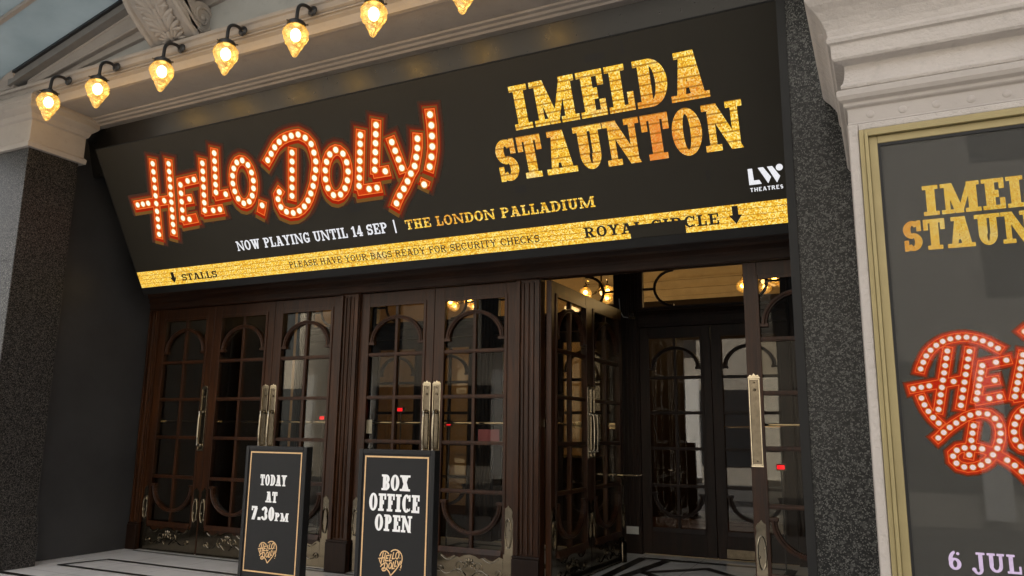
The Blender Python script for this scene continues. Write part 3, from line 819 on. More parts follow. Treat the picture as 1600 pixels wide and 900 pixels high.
def rim_mesh(cx):
    m = MB(); a, b = cx - .042, cx + .042; z0, z1 = 1.075, 1.72
    for q in ((a, a + .009), (b - .009, b)): m.box(q[0], q[1], -.014, -.0005, z0, z1)
    m.box(a + .0095, b - .0095, -.014, -.0005, z0, z0 + .009); m.box(a + .0095, b - .0095, -.014, -.0005, z1 - .009, z1)
    m.box(a - .004, b + .004, -.017, -.0005, z1 + .0005, z1 + .012)
    m.prismy([(a, z1 + .0125), (b, z1 + .0125), (b - .012, z1 + .03), (cx + .014, z1 + .024), (cx, z1 + .042), (cx - .014, z1 + .024), (a + .012, z1 + .03)], -.013, -.0005)
    m.box(a - .003, b + .003, -.016, -.0005, z0 - .012, z0 - .0005)
    return m
def handle_mesh(cx):
    m = MB(); y = -.055
    m.tube([(cx, -.006, 1.47), (cx, -.035, 1.475), (cx, y, 1.455), (cx, y - .004, 1.40), (cx, y - .006, 1.30), (cx, y - .004, 1.2), (cx, y, 1.145), (cx, -.035, 1.125), (cx, -.006, 1.13)],
           [.017, .014, .0125, .0125, .0145, .0125, .0125, .014, .017], 10)
    m.ball((cx, -.014, 1.475), .021, 10); m.ball((cx, -.014, 1.125), .021, 10); m.ball((cx, y, 1.47), .014, 8); m.ball((cx, y, 1.13), .014, 8)
    return m
def kick_mesh(W):
    m = MB()
    up = lambda x: (x - .055) / 1.0
    half = [(.012, .018), (.012, .56), (.022, .60), (.016, .63), (.028, .655), (.045, .665), (.058, .685), (.071, .665), (.088, .655), (.098, .63), (.096, .56), (.094, .40), (.10, .34), (.13, .30)]
    half = [(x, z) for x, z in half if z < .70]
    cx = W / 2
    lower = [(.14, .255), (.20, .215), (.24, .222), (.28, .24), (.33, .225), (.37, .245), (cx, .256)]
    pts = half + lower + [(W - x, z) for x, z in lower[-2::-1]] + [(W - x, z) for x, z in half[::-1]]
    # the side pieces rise up the stiles, the middle stays under the glass rail
    left = half[:13] + [(.104, .018)]
    m.prismy(left, -.006, -.0012); m.prismy([(W - x, z) for x, z in left], -.006, -.0012)
    body = [(.1045, .018), (.1045, .245)] + lower + [(W - x, z) for x, z in lower[-2::-1]] + [(W - .1045, .245), (W - .1045, .018)]
    m.prismy(body, -.006, -.0012)
    y = -.011
    def scroll(px, pz, r, a0, turn, th=.0034):
        n = 22; pts = []
        for i in range(n):
            t = i / (n - 1); a = R(a0 + turn * t); q = r * (1 - .78 * t); pts.append((px + q * math.cos(a), y, pz + q * math.sin(a)))
        m.tube(pts, th, 6)
    for s in (-1, 1):
        scroll(cx + s * .085, .155, .055, -90, s * 460); scroll(cx + s * .04, .175, .028, -90, -s * 360, .005)
        m.tube([(cx + s * (.03 + .26 * t), y, .08 + .035 * math.sin(t * 6.0) + .05 * t) for t in [i / 14 for i in range(15)]], .0042, 6)
        m.tube([(cx + s * (.13 + .15 * t), y, .235 - .035 * math.sin(t * 3.1)) for t in [i / 10 for i in range(11)]], .004, 6)
        scroll(cx + s * .29, .115, .035, 180 if s > 0 else 0, -s * 420)
        for k in range(4): m.ball((cx + s * (W / 2 - .055) + (-1) ** k * .02, y + .005, .36 + k * .06), .009, 8, (1, .5, 1.6))
        m.tube([(cx + s * (W / 2 - .055) + .03 * math.cos(R(a)), y, .45 + .12 * math.sin(R(a))) for a in range(0, 361, 20)], .0055, 6)
    m.ball((cx, y, .2), .016, 8, (1, .6, 1.9)); m.ball((cx - .025, y, .205), .012, 8, (1, .6, 1.6)); m.ball((cx + .025, y, .205), .012, 8, (1, .6, 1.6))
    m.tube([(.012, y + .003, .012), (W - .012, y + .003, .012)], .006, 6)
    return m
def bar_mesh(W):
    m = MB(); z = 1.375; y = .11
    m.tube([(.06, y, z), (W - .06, y, z)], .013, 10)
    for x in (.07, W - .07): m.box(x - .018, x + .018, .051, y + .012, z - .028, z + .028)
    return m
LW_ = .861
ME = {}
def door(parent, x, y, rot, W, zs, plates=(), handles=(), kick=True, bar=True, wood='wood', label=None):
    key = (round(W, 3), zs, wood)
    if key not in ME:
        ME[key] = (leaf_mesh(W, zs), glass_mesh(W, zs))
    def inst(name, maker, mat, par, smooth=False, bevel=0.):
        k = (name, key, maker[0])
        if k in ME and isinstance(ME[k], bpy.types.Object):
            o = ME[k].copy(); col.objects.link(o); o.parent = par
        else:
            o = maker[1]().build(name, mat, par, smooth, bevel); ME[k] = o
        return o
    d = inst('door', ('leaf', lambda: ME[key][0]), M[wood], parent, False, .0025)
    d.location = (x, y, 0); d.rotation_euler = (0, 0, rot)
    if label: d['label'] = label
    elif 'label' in d: del d['label']
    inst('glass_pane', ('g', lambda: ME[key][1]), M['glass'] if wood == 'wood' else M['glass_inner'], d)
    for c in plates: inst('push_plate', ('p%.3f' % c, lambda: plate_mesh(c)), M['brass_dark'], d, False, .0015)
    for c in plates: inst('plate_rim', ('r%.3f' % c, lambda: rim_mesh(c)), M['brass'], d, False, .0015)
    for c in handles: inst('pull_handle', ('h%.3f' % c, lambda: handle_mesh(c)), M['pull'], d, True)
    if kick: inst('kick_plate', ('k', lambda: kick_mesh(W)), M['kick'], d, True)
    if bar: inst('push_bar', ('b', lambda: bar_mesh(W)), M['brass'], d, True)
    return d
lf, rt = .053, LW_ - .053
door(ds, -7.452, .02, 0, LW_, 1.0, (rt,), (rt,), label='door leaf nearest the dark left wall')
door(ds, -6.591, .02, 0, LW_, 1.0, (rt,), (rt,))
door(ds, -5.730, .02, 0, LW_, 1.0, (lf,), (lf,))
door(ds, -4.625, .02, 0, .854, 1.0, (.854 - .053,), (.854 - .053,))
door(ds, -3.771, .02, 0, .854, 1.0, (lf,), (lf,))
door(ds, -.958, .02, 0, LW_, 1.0, (lf,), (), label='door leaf beside the right granite pier')
door(ds, -2.600, .06, R(89), .93, 1.0, (.93 - .053,), (.93 - .053,), label='open door leaf folded back into the lobby')
door(ds, -2.590, .99, R(88.0), .93, 1.0, (lf,), (lf,), label='second open leaf, deeper in the lobby')

# ================================================================== lobby shell and inner screen
lb = empty('lobby', (0, 6.2, 0), 'dark wood lined entrance lobby behind the open doors', 'lobby')
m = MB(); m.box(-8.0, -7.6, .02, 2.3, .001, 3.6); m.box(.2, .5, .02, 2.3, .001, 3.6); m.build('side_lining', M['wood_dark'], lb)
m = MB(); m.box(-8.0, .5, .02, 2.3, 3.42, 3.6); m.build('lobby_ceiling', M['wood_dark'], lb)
isn = empty('inner_screen', (0, 8.55, 0), 'inner dark wood door screen with oval transom lights, behind the lobby', 'door screen')
ip = [(-7.6, -7.40), (-6.52, -6.27), (-4.65, -4.40), (-2.78, -2.53), (-.91, -.66), (.0, .2)]
for x0, x1 in ip:
    m = MB(); m.box(x0, x1, 0, .09, .001, 3.42)
    for k in range(5): xx = x0 + (x1 - x0) * (k + .5) / 5; m.tube([(xx, -.002, .3), (xx, -.002, 3.3)], .014, 8)
    m.build('post', M['wood_dark'], isn)
for i in range(len(ip) - 1):
    x0, x1 = ip[i][1], ip[i + 1][0]
    m = MB(); m.prismx([(.085, 2.50), (-.01, 2.50), (-.03, 2.54), (-.03, 2.60), (-.05, 2.63), (-.04, 2.68), (.0, 2.70), (.085, 2.70)], x0 + .001, x1 - .001); m.box(x0 + .001, x1 - .001, .0, .085, 3.20, 3.42)
    m.build('transom_rail', M['wood_dark'], isn)
for i in range(len(ip) - 1):
    x0, x1 = ip[i][1], ip[i + 1][0]; cx = (x0 + x1) / 2; wv = x1 - x0
    m = MB(); m.box(x0, x0 + .05, .01, .08, 2.701, 3.199); m.box(x1 - .05, x1, .01, .08, 2.701, 3.199); m.box(x0 + .051, x1 - .051, .01, .08, 2.701, 2.735); m.box(x0 + .051, x1 - .051, .01, .08, 3.165, 3.199)
    for s in (-1, 1):
        if wv > 1.3: c = cx + s * (wv / 2 - .05 - .36)
        else: c = cx + s * .02
        a0, a1 = (-90, 90) if s > 0 else (90, 270)
        r_ = .205
        m.tube([(c + (r_ + .02) * math.cos(R(a)), .045, 2.95 + r_ * math.sin(R(a))) for a in range(a0, a1 + 1, 12)], .017, 8)
        xe = c + s * (r_ + .02); m.tube([(xe, .045, 2.95), (cx + s * (wv / 2 - .05), .045, 2.95)], .015, 6)
    t = m.build('transom_window', M['wood_dark'], isn)
    m = MB(); m.box(x0 + .04, x1 - .04, .046, .05, 2.72, 3.18); m.build('glass_pane', M['glass'], t)
for x, W in ((-6.27, .81), (-5.46, .81), (-4.40, .81), (-3.59, .81), (-2.53, .81), (-1.72, .81), (-.66, .66), (-7.40, .44), (-6.96, .44)):
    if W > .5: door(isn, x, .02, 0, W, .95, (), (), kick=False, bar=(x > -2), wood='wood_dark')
    else: m = MB(); m.box(x, x + W, .01, .06, .001, 2.5); m.build('side_panel', M['wood_dark'], isn)
m = MB(); m.box(-2.64, -2.55, -.026, -.018, 2.60, 2.70); sk = m.build('junction_box', M['brass_dark'], isn, bevel=.003)
m = MB(); m.box(-2.615, -2.6, -.03, -.0265, 2.63, 2.67); m.box(-2.59, -2.575, -.03, -.0265, 2.63, 2.67); m.build('switch', M['iron'], sk)
m = MB(); m.tube([(-2.645, -.02, 2.62), (-2.70, -.022, 2.63), (-2.74, -.022, 2.70), (-2.75, -.022, 2.85)], .006, 6); m.build('cable', M['notice'], isn, True)
m = MB(); m.box(-2.70, -2.56, -.03, -.018, .21, .29); m.build('notice', M['notice'], isn)
m = MB(); m.box(-1.62, -1.25, -.012, .015, .03, .12); m.build('floor_plate', M['brass_dark'], isn)

# foyer behind
fy = empty('foyer', (0, 8.7, 0), 'warm cream foyer glimpsed through the inner door glass', 'foyer')
m = MB(); m.box(-9, -4.6, 3.6, 3.8, .001, 4.2); m.box(-9.2, -9, 0, 3.8, .001, 4.2); m.box(-9, -4.6, 3.56, 3.599, 3.4, 3.46); m.box(-9, -4.6, 3.57, 3.599, .9, .95)
for k in range(7): m.box(-8.6 + .62 * k, -8.57 + .62 * k, 3.58, 3.599, 1.0, 3.3)
m.build('wall', M['cream'], fy)
m = MB(); m.box(-4.599, 1.5, 3.6, 3.8, .001, 3.45); m.box(1.3, 1.5, 0, 3.599, .001, 4.2)
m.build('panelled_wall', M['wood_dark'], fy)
m = MB(); m.box(-4.599, 1.5, 3.62, 3.8, 3.451, 4.2)
for z, dy in ((3.52, .03), (3.64, .045), (3.78, .06)): m.box(-4.599, 1.299, 3.62 - dy, 3.62, z, z + .025)
m.build('cornice', M['cream2'], fy)
m = MB(); m.box(-9.2, 1.5, -.03, 3.8, 4.201, 4.3); m.build('ceiling', M['cream2'], fy)
m = MB(); m.box(-9.2, 1.5, -.03, .0, 3.43, 4.2); m.build('bulkhead', M['wood_dark'], fy)
m = MB(); m.box(-9.0, 1.3, -.02, 3.599, .002, .012); m.build('carpet', M['carpet'], fy)
# a counter seen through the doors
ct = empty('foyer_counter', (-4.6, 10.6, 0), 'low counter with pale top edge seen behind the middle doors', 'counter')
m = MB(); m.box(-1.1, .9, .03, .6, .001, .94); m.build('counter_body', M['wood_dark'], ct, bevel=.004)
m = MB(); m.box(-1.15, .95, 0, .65, .941, .98); m.build('counter_top', M['brass'], ct, bevel=.004)

def chandelier(x, y, z):
    r = empty('chandelier', (x, y, z))
    m = MB(); m.tube([(0, 0, .75), (0, 0, .05)], .012, 8); m.lathe([(.001, .12), (.03, .10), (.045, .05), (.03, .0), (.05, -.04), (.02, -.08), (.001, -.09)], 14); m.lathe([(.001, .75), (.07, .74), (.06, .71), (.001, .7)], 14)
    st_ = m.build('stem', M['brass'], r, True)
    li = bpy.data.lights.new('chandelier_light', 'POINT'); li.energy = 5.5; li.color = (1, .72, .38); li.shadow_soft_size = .25
    lo = bpy.data.objects.new('chandelier_light', li); col.objects.link(lo); lo.parent = st_; lo.location = (0, 0, -.35)
    for k in range(5):
        a = R(72 * k + 20); c, s_ = math.cos(a), math.sin(a)
        m = MB(); m.tube([(q * c, q * s_, zz) for q, zz in ((.03, .02), (.1, -.05), (.17, -.06), (.24, .0), (.27, .06), (.25, .1), (.21, .09))], .008, 6)
        m.lathe([(.001, .02), (.03, .015), (.035, -.01), (.001, -.015)], 12, (.27 * c, .27 * s_, .0))
        b = m.build('arm', M['brass'], r, True)
        m = MB(); m.lathe([(.035, -.012), (.07, -.035), (.085, -.075), (.078, -.12), (.05, -.15), (.015, -.165), (.002, -.166)], 20, (.27 * c, .27 * s_, 0)); m.build('globe', M['globe'], b, True)
        m = MB(); m.ball((.27 * c, .27 * s_, -.075), .03, 10); m.build('bulb', M['lamp_bulb'], b, True)
    return r
ch0 = chandelier(-3.48, 10.0, 3.27)
tag(ch0, 'chandelier of amber glass globes seen above the open folded doors', 'chandelier', 'foyer chandeliers')
for x, t in ((-1.32, 'chandelier of amber globes at the right door beside the granite pier'), (-5.62, 'chandelier glinting in the top pane of the middle doors')):
    c = copy_tree(ch0); c.location.x = x; tag(c, t, 'chandelier')
# small red displays inside the lobby
for x, z, t in ((-5.283, 1.42, 'small red lit display behind the third door from the left'), (-4.322, 1.503, 'small red lit display, highest of the four, behind a middle door'),
                (-3.771, 1.37, 'small red lit display just right of the paired brass handles'), (-.78, 1.055, 'small red lit display behind the door beside the right pier')):
    r = empty('red_display', (x, 6.4, z), t, 'display', 'red displays behind the door glass')
    m = MB(); m.box(-.034, .034, .001, .03, -.026, .026); m.tube([(0, .02, -.026), (0, .02, -z + .02)], .006, 6); m.lathe([(.001, .0), (.09, .0), (.09, .012), (.02, .02), (.001, .02)], 14, (0, .02, -z + .001)); m.build('case', M['iron'], r)
    m = MB(); m.box(-.028, .028, -.003, .0, -.016, .016); m.build('screen', M['red_led'], r)
for x0, x1, z0, z1, mt, t in ((-3.30, -3.09, 1.21, 1.32, 'pink', 'pink paper notice seen inside the right pane of a middle door'), (-4.535, -4.455, 1.27, 1.40, 'notice', 'pale paper notice in the leftmost pane of the middle doors')):
    m = MB(); m.box(x0, x1, 6.132, 6.135, z0, z1)
    for k in range(4): m.box(x0 + .02, x1 - .03 + .008 * (k % 2), 6.1312, 6.1319, z1 - .03 - k * .022, z1 - .022 - k * .022)
    o = m.build('paper_notice', M[mt]); tag(o, t, 'notice')
# brass rail post in the lobby
sp = empty('brass_stand', (-2.57, 7.95, 0), 'slender brass stand with scrolled top beside the open door leaf', 'stand')
m = MB(); m.lathe([(.001, .0), (.05, .0), (.05, .18), (.04, .2), (.03, .22), (.012, .26), (.012, .72), (.018, .74), (.03, .78), (.022, .83), (.012, .86), (.001, .86)], 16, (0, 0, .002)); m.build('stem', M['brass_dark'], sp, True)
m = MB(); m.box(-.01, .20, -.10, .10, .865, .885); m.build('shelf', M['brass'], sp, bevel=.004)

# ================================================================== display sign over the doors
TH = R(90 + 28.086)
sg = empty('led_sign', (-7.172, 5.6, 2.784), 'tilted black display sign advertising the musical in gold and bulb lettering', 'sign')
sg.rotation_euler = (TH, 0, 0)
SW, SH = 6.85, 1.4996
m = MB(); m.box(0, SW, 0, SH, -.02, 0); m.build('screen', M['led_panel'], sg)
m = MB(); m.box(-.006, SW + .006, -.075, -.0015, -.16, .004); m.box(-.006, SW + .006, SH + .0015, SH + .012, -.16, .003); m.box(-.012, -.0015, -.0, SH, -.16, .001); m.box(SW + .0015, SW + .012, 0, SH, -.16, .001); m.box(-.004, SW, 0.0, SH, -.16, -.021)
m.build('housing', M['black'], sg)
J = []
for i in range(1, 11): J.append([(i * .62, 0), (i * .62 + .0022, 0), (i * .62 + .0022, SH), (i * .62, SH)])
for v_ in (.5, 1.0): J.append([(0, v_), (SW, v_), (SW, v_ + .002), (0, v_ + .002)])
sheet('cabinet_joint', J, M['led_black'], .0007, sg)
band_v = .176
sheet('gold_band', [[(0.0, .001), (SW, .001), (SW, band_v), (0, band_v)]], M['led_gold_band'], .0015, sg)['label'] = 'gold glitter band along the bottom edge'
def slab_text(name, txt, a, b, y, hgt, mat, style='slab', z=.003, gap=.075, y1=None):
    return sheet(name, text2d(txt, a, b, y, hgt, style, gap, 0, y1), mat, z, sg)
slab_text('lettering', 'IMELDA', 4.69, 6.19, .962, .338, M['led_gold'], 'heavy', gap=.05)
slab_text('lettering', 'STAUNTON', 4.475, 6.40, .576, .335, M['led_gold'], 'heavy', gap=.05)
slab_text('lettering', 'NOW PLAYING UNTIL 14 SEP', 1.50, 3.285, .276, .097, M['led_white'], gap=.10)
sheet('divider', [[(3.36, .265), (3.375, .265), (3.375, .385), (3.36, .385)]], M['led_white'], .003, sg)
slab_text('lettering', 'THE LONDON PALLADIUM', 3.48, 5.23, .283, .085, M['led_gold'], gap=.10)
slab_text('lettering', 'STALLS', .635, 1.13, .034, .072, M['led_black'], gap=.1)
slab_text('lettering', 'PLEASE HAVE YOUR BAGS READY FOR SECURITY CHECKS', 2.084, 4.71, .051, .06, M['led_black'], 'light', gap=.14)
slab_text('lettering', 'ROYAL CIRCLE', 5.10, 6.15, .043, .084, M['led_black'], gap=.12)
def arrow(cx, v0, v1, wd):
    h = (v1 - v0); return [[(cx - wd * .25, v0 + h * .45), (cx + wd * .25, v0 + h * .45), (cx + wd * .25, v1), (cx - wd * .25, v1)], [(cx - wd * .55, v0 + h * .5), (cx, v0), (cx + wd * .55, v0 + h * .5)]]
sheet('arrow', arrow(.512, .022, .138, .085), M['led_black'], .003, sg)
sheet('arrow', arrow(6.272, .03, .165, .085), M['led_black'], .003, sg)
sheet('dead_block', [[(5.472, .0015), (5.902, .0015), (5.902, .104), (5.472, .104)]], M['led_panel'], .0042, sg)['label'] = 'dark block of dead pixels over the gold band'
for u, v, a_, b_ in ((2.94, .50, .11, .075), (4.58, .47, .1, .06), (5.34, 1.36, .15, .05), (5.62, 1.37, .02, .09), (.5, 1.40, .02, .09), (6.1, .37, .03, .08)):
    sheet('dead_block', [[(u, v), (u + a_, v), (u + a_, v + b_), (u, v + b_)]], M['led_black'], .0012, sg)
# theatre group mark
LWP = [[(6.393, .419), (6.424, .415), (6.427, .333), (6.462, .333), (6.478, .304), (6.394, .304)], [(6.462, .418), (6.499, .418), (6.545, .343), (6.522, .300)], [(6.524, .418), (6.560, .418), (6.606, .341), (6.581, .298)]]
LWP = [[(6.393, .418), (6.424, .418), (6.428, .302), (6.393, .302)], [(6.393, .302), (6.478, .302), (6.464, .332), (6.393, .332)]] + LWP[1:] + [disc((6.606, .403), .0235, 20)]
sheet('theatre_mark', LWP, M['led_white'], .003, sg)
slab_text('lettering', 'THEATRES', 6.395, 6.618, .251, .029, M['led_white'], 'sans', gap=.22)
LOGO = {
 'H1': [(0.752, 1.311), (0.496, 0.496)], 'H2': [(0.964, 1.28), (0.708, 0.502)], 'Hb': [(0.289, 0.882), (0.866, 0.879)],
 'Es': [(1.033, 1.059), (0.893, 0.624)], 'Et': [(0.983, 1.027), (1.267, 1.035)], 'Em': [(0.963, 0.854), (1.131, 0.853)], 'Eb': [(0.877, 0.652), (1.112, 0.659)],
 'L1': [(1.4, 1.223), (1.212, 0.668)], 'L1f': [(1.194, 0.709), (1.485, 0.707)], 'L2': [(1.584, 1.295), (1.425, 0.823)], 'L2f': [(1.394, 0.84), (1.614, 0.844)],
 'cm': [(1.987, 0.735), (1.96, 0.677), (1.91, 0.60)],
 'D': [(2.134, 1.051), (2.233, 1.133), (2.267, 1.163), (2.321, 1.208), (2.401, 1.243), (2.466, 1.256), (2.542, 1.261), (2.599, 1.258), (2.672, 1.213), (2.71, 1.155), (2.715, 1.08), (2.712, 1.005), (2.688, 0.933), (2.652, 0.867), (2.624, 0.806), (2.584, 0.752), (2.533, 0.686), (2.478, 0.633), (2.411, 0.592), (2.343, 0.57), (2.267, 0.572), (2.188, 0.612), (2.166, 0.683), (2.176, 0.755), (2.252, 0.818)],
 'Ds': [(2.494, 1.165), (2.325, 0.676)], 'L3': [(3.264, 1.204), (3.086, 0.67)], 'L3f': [(3.06, 0.685), (3.34, 0.684)], 'L4': [(3.444, 1.262), (3.289, 0.787)], 'L4f': [(3.263, 0.813), (3.464, 0.814)],
 'Y1': [(3.532, 1.101), (3.562, 0.927), (3.588, 0.763)],
 'Y2': [(3.808, 1.091), (3.781, 0.977), (3.759, 0.92), (3.702, 0.803), (3.651, 0.755), (3.602, 0.695), (3.556, 0.645), (3.502, 0.595), (3.454, 0.539), (3.411, 0.481)],
 'ex': [(3.969, 1.264), (3.954, 1.125), (3.927, 0.987), (3.911, 0.925), (3.878, 0.844), (3.826, 0.742)], 'exd': [(3.789, 0.698), (3.757, 0.647)],
 'O1': [(1.942, 0.926), (1.922, 0.863), (1.892, 0.806), (1.855, 0.762), (1.812, 0.733), (1.77, 0.724), (1.733, 0.735), (1.703, 0.766), (1.684, 0.813), (1.679, 0.871), (1.686, 0.935), (1.707, 0.999), (1.738, 1.055), (1.776, 1.098), (1.818, 1.125), (1.859, 1.133), (1.896, 1.121), (1.925, 1.091), (1.943, 1.045), (1.949, 0.988)],
 'O2': [(3.027, 0.864), (3.004, 0.802), (2.971, 0.747), (2.931, 0.703), (2.887, 0.675), (2.845, 0.666), (2.808, 0.677), (2.78, 0.707), (2.765, 0.753), (2.762, 0.81), (2.774, 0.873), (2.798, 0.935), (2.832, 0.99), (2.872, 1.033), (2.915, 1.059), (2.956, 1.067), (2.992, 1.055), (3.019, 1.026), (3.034, 0.981), (3.037, 0.925)]}
def bulbs_of(strokes, closed, step, inset):
    B = []
    for k, pts in strokes.items():
        c = k in closed
        q = pts if c else extend(pts, -inset)
        for b in sample(q, step, c):
            if all((b[0] - o[0]) ** 2 + (b[1] - o[1]) ** 2 > (step * .8) ** 2 for o in B): B.append(b)
    return B
def marquee(strokes, closed, hw, step, br, mats, z, parent, xf=None, shadow=None, glow=1.75, names='marquee'):
    def layer(w, ex, off=(0, 0)):
        P = []
        for k, pts in strokes.items():
            q = pts if k in closed else extend(pts, ex)
            P += [[(a + off[0], b + off[1]) for a, b in s] for s in strip(q, w, k in closed)]
        return P
    kw = {'xf': xf}
    g = sheet(names, layer(hw * glow, hw * (glow - 1)), mats[0][0], z, parent, **kw); g['label'] = 'bulb lettering spelling the show title'
    for k, mt in enumerate(mats[0][1:]):
        q = 1 + (glow - 1) * (.68 - .3 * k); sheet('red_glow', layer(hw * q, hw * (q - 1)), mt, z + .0002 * (k + 1), g, **kw)
    if shadow:
        P = []
        for k in range(1, 6): P += layer(hw * 1.02, hw * .02, (shadow[0] * k / 5, shadow[1] * k / 5))
        P += layer(hw * 1.22, hw * .22)
        sheet('bronze_edge', P, mats[1], z + .0006, g, **kw)
        P = []
        for k in range(1, 4): P += layer(hw * 1.02, hw * .02, (shadow[0] * k / 8, shadow[1] * k / 8))
        sheet('red_edge', P, mats[2], z + .0012, g, **kw)
    sheet('outline', layer(hw, 0), mats[2], z + .0018, g, **kw)
    sheet('neon_line', layer(hw * .86, -hw * .14), mats[3], z + .0024, g, **kw)
    sheet('red_face', layer(hw * .72, -hw * .28), mats[4], z + .003, g, **kw)
    B = bulbs_of(strokes, closed, step, hw)
    sheet('bulb_halo', [disc(b, br * 1.38, 12) for b in B], mats[5], z + .0036, g, **kw)
    sheet('bulb_face', [disc(b, br, 12) for b in B], mats[6], z + .0042, g, **kw)
    return g
marquee(LOGO, ('O1', 'O2'), .056, .079, .0265, [[M['l_glow'], M['l_glow2'], M['l_glow3']]] + [M[k] for k in ('l_shadow', 'l_deep', 'l_line', 'l_red', 'l_halo', 'l_bulb')], .002, sg, shadow=(-.026, -.05), glow=2.0)

# ================================================================== poster case on the white pier
pc = empty('poster_case', (0, 3.4, 0), 'gold framed glazed poster case with the show heart on the white pier', 'poster case')
PX0, PX1, PZ0, PZ1 = -.030, .95, .30, 2.562
m = MB()
fw = .067
def fr_piece(poly): m.add(*poly)
for d0, d1, y0 in ((0, .020, -.030), (.020, .034, -.040), (.034, .067, -.022)):
    for a, b, c, e_ in ((PX0 + d0, PX0 + d1, PZ0 + d0, PZ1 - d0), (PX1 - d1, PX1 - d0, PZ0 + d0, PZ1 - d0)): m.box(a, b, y0, -.001, c, e_)
    for c, e_ in ((PZ0 + d0, PZ0 + d1), (PZ1 - d1, PZ1 - d0)): m.box(PX0 + d1, PX1 - d1, y0, -.001, c, e_)
m.build('frame', M['gold_frame'], pc, bevel=.003)
m = MB(); m.box(-.068, PX0 - .0015, -.022, -.001, PZ0, 2.592); m.box(PX0, 1.0, -.022, -.001, PZ1 + .0015, 2.592); m.build('surround', M['stone_rough'], pc, bevel=.004)
m = MB(); m.box(.038, PX1 - .068, -.0155, -.0085, PZ0 + .068, PZ1 - .068); m.build('poster', M['p_back'], pc)
m = MB(); gx0, gx1, gz0, gz1 = .0375, PX1 - .0675, PZ0 + .0675, PZ1 - .0675
m.box(gx0, gx0 + .010, -.021, -.016, gz0, gz1); m.box(gx1 - .01, gx1, -.021, -.016, gz0, gz1); m.box(gx0 + .0101, gx1 - .0101, -.021, -.016, gz1 - .012, gz1); m.box(gx0 + .0101, gx1 - .0101, -.021, -.016, gz0, gz0 + .01)
m.build('gasket', M['rubber'], pc)
pxf = lambda a, b, z: (a, -.0157 - z * .35, b)
sheet('lettering', text2d('IMELDA', .184, .735, 2.167, .124, 'heavy', .05), M['p_gold'], .002, pc, pxf)
sheet('lettering', text2d('STAUNTON', .104, .815, 2.028, .124, 'heavy', .05), M['p_gold'], .002, pc, pxf)
sheet('lettering', text2d('6 JUL - 14 SEP', .162, .757, .821, .066, 'slab', .11), M['p_lilac'], .002, pc, pxf)
HEART = {
 'ha': [(0.119, 1.539), (0.126, 1.564), (0.136, 1.585), (0.146, 1.606), (0.158, 1.624), (0.174, 1.64), (0.194, 1.655), (0.216, 1.667), (0.241, 1.673), (0.263, 1.676), (0.287, 1.676), (0.311, 1.671), (0.334, 1.663), (0.356, 1.652), (0.376, 1.637), (0.404, 1.618)],
 'hb': [(0.113, 1.466), (0.124, 1.428), (0.133, 1.405), (0.152, 1.373), (0.169, 1.352), (0.184, 1.337)],
 'H1': [(0.225, 1.645), (0.169, 1.383)], 'H2': [(0.298, 1.641), (0.244, 1.398)], 'Hb': [(0.073, 1.479), (0.28, 1.517)],
 'Es': [(0.336, 1.586), (0.296, 1.420)], 'Et': [(0.322, 1.567), (0.43, 1.588)], 'Em': [(0.318, 1.503), (0.386, 1.513)], 'Eb': [(0.290, 1.432), (0.396, 1.454)],
 'L1': [(0.470, 1.622), (0.419, 1.43)], 'L1f': [(.412, 1.442), (.50, 1.459)], 'L2': [(.55, 1.67), (.505, 1.49)], 'L2f': [(.50, 1.503), (.59, 1.522)],
 'O1': [(.665 + .048 * math.cos(a) + .016 * math.sin(a), 1.60 + .085 * math.sin(a)) for a in [2 * math.pi * i / 20 for i in range(20)]],
 'dot': [(.742, 1.552), (.748, 1.532)],
 'hc': [(.462, 1.675), (.49, 1.70), (.54, 1.725), (.60, 1.735), (.67, 1.725), (.73, 1.695), (.78, 1.645), (.81, 1.58), (.815, 1.51), (.80, 1.44), (.775, 1.375)],
 'D': [(0.148, 1.283), (0.165, 1.297), (0.183, 1.316), (0.203, 1.334), (0.22, 1.347), (0.242, 1.362), (0.262, 1.376), (0.285, 1.385), (0.31, 1.39), (0.337, 1.385), (0.357, 1.367), (0.366, 1.344), (0.368, 1.32), (0.364, 1.294), (0.354, 1.264), (0.335, 1.235), (0.318, 1.214), (0.298, 1.200), (0.275, 1.191), (0.25, 1.188), (0.224, 1.195), (0.208, 1.213), (0.207, 1.238), (0.228, 1.257), (0.26, 1.263), (0.294, 1.261), (0.316, 1.254), (0.336, 1.246), (0.355, 1.235), (0.375, 1.222), (0.394, 1.208), (0.409, 1.193), (0.429, 1.171), (.452, 1.14), (.475, 1.09)],
 'Ds': [(0.288, 1.362), (0.256, 1.215)],
 'O2': [(.455 + .044 * math.cos(a) + .014 * math.sin(a), 1.335 + .072 * math.sin(a)) for a in [2 * math.pi * i / 20 for i in range(20)]],
 'L3': [(.558, 1.44), (.51, 1.25)], 'L3f': [(.503, 1.262), (.592, 1.28)], 'L4': [(.625, 1.48), (.585, 1.31)], 'L4f': [(.58, 1.322), (.655, 1.337)],
 'Y1': [(.672, 1.47), (.692, 1.41), (.705, 1.355)], 'Y2': [(.765, 1.475), (.75, 1.42), (.72, 1.36), (.67, 1.29), (.60, 1.21), (.53, 1.14), (.475, 1.09)],
 'ex': [(.80, 1.37), (.775, 1.29)], 'exd': [(.764, 1.262), (.758, 1.245)]}
g = marquee(HEART, ('O1', 'O2'), .0205, .0285, .0092, [[M['p_glow'], M['p_glow2'], M['p_glow3']]] + [M[k] for k in ('l_shadow', 'p_red', 'p_line', 'p_red', 'p_halo', 'p_bulb')], .001, pc, xf=pxf, glow=1.55, names='heart_logo')
m = MB(); m.box(.0495, PX1 - .0795, -.0205, -.0185, PZ0 + .0785, PZ1 - .0805); m.build('glass_pane', M['glass_poster'], pc)

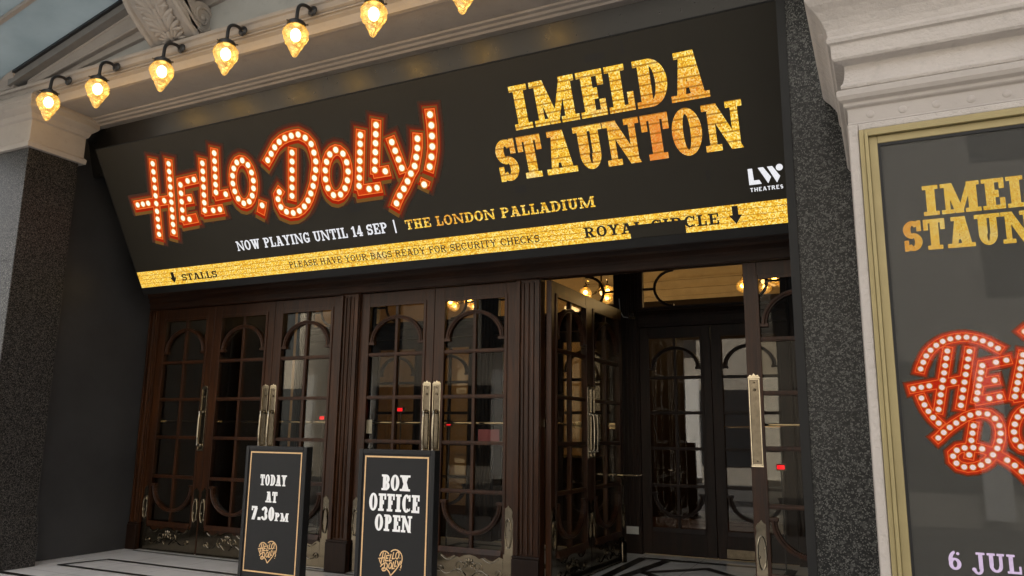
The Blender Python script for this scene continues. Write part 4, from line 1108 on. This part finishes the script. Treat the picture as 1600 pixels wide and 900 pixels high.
# ================================================================== two notice boards
def board(x0, x1, y, name_label, lines, hx, hz, ztop, zbot):
    r = empty('notice_board', ((x0 + x1) / 2, y, 0), name_label, 'notice board', 'notice boards by the doors')
    W = (x1 - x0) / 2; T = .075
    m = MB()
    m.box(-W, -W + .034, 0, T, .03, ztop); m.box(W - .034, W, 0, T, .03, ztop); m.box(-W + .0341, W - .0341, 0, T, ztop - .034, ztop); m.box(-W + .0341, W - .0341, 0, T, .03, .085)
    m.build('frame', M['rubber'], r, bevel=.005)
    m = MB(); m.box(-W + .03, W - .03, .008, T - .01, .06, ztop - .03); m.build('panel', M['panel_dark'], r)
    m = MB(); m.box(-W - .01, -W + .05, -.14, .30, .001, .03); m.box(W - .05, W + .01, -.14, .30, .001, .03); m.box(-W + .052, W - .052, .1, .16, .001, .028); m.build('foot', M['iron'], r, bevel=.004)
    bx, bz0, bz1, t = W - .050, zbot, ztop - .045, .0055
    pf = lambda a, b, z: (a, .0075 - z, b)
    bp = [[(-bx, bz0), (bx, bz0), (bx, bz0 + 2 * t), (-bx, bz0 + 2 * t)], [(-bx, bz1 - 2 * t), (bx, bz1 - 2 * t), (bx, bz1), (-bx, bz1)],
          [(-bx, bz0), (-bx + 2 * t, bz0), (-bx + 2 * t, bz1), (-bx, bz1)], [(bx - 2 * t, bz0), (bx, bz0), (bx, bz1), (bx - 2 * t, bz1)]]
    sheet('gold_border', bp, M['gold_print'], .001, r, pf)
    for txt, a, b, z0, hh in lines:
        sheet('lettering', text2d(txt, a, b, z0, hh, 'heavy', .07), M['white_print'], .001, r, pf)
    k = .196 / .74
    tr = lambda p: (hx + (p[0] - .45) * k, hz + (p[1] - 1.41) * k)
    P = []
    for kk, pts in HEART.items():
        c = kk in ('O1', 'O2'); q = [tr(p) for p in pts]
        P += strip(q, .0040, c)
    sheet('heart_logo', P, M['gold_print'], .001, r, pf)
    return r
board(-4.915, -4.263, 5.0, 'black board with gold border reading TODAY AT 7.30PM',
      [('TODAY', -.152, .130, .842, .088), ('AT', -.082, .042, .708, .086), ('7.30', -.224, .022, .565, .108), ('PM', .028, .174, .566, .066)], -.027, .320, 1.160, .155)
board(-3.442, -2.808, 4.6, 'black board with gold border reading BOX OFFICE OPEN',
      [('BOX', -.116, .119, .889, .107), ('OFFICE', -.216, .202, .748, .118), ('OPEN', -.160, .146, .616, .110)], -.019, .412, 1.168, .16)

# ================================================================== across the street (seen only in the glass)
bo = empty('street_building', (0, -12, 0), 'pale stone building across the street reflected in the door glass', 'building')
m = MB(); m.box(-40, 40, -6, 0, -.5, 13); m.build('wall', M['facade_far'], bo)
for i in range(16):
    for j in range(3):
        x = -38 + i * 5; z = 4.2 + j * 3
        m = MB(); m.box(x, x + 1.6, -.1, .02, z, z + 2.0); m.build('window', M['window_far'], bo)
for i in range(28):
    x = -37.6 + i * 2.8; m = MB(); m.box(x, x + .5, -.1, .22, -.3, 3.4); m.build('added_pilaster', M['white_far'], bo)  # white pilasters added out of view to brighten the door glass reflections
for i in range(8):
    x = -36 + i * 9; m = MB(); m.box(x, x + 6, -.1, .03, .2, 2.9); m.build('shop_window', M['window_far'], bo)
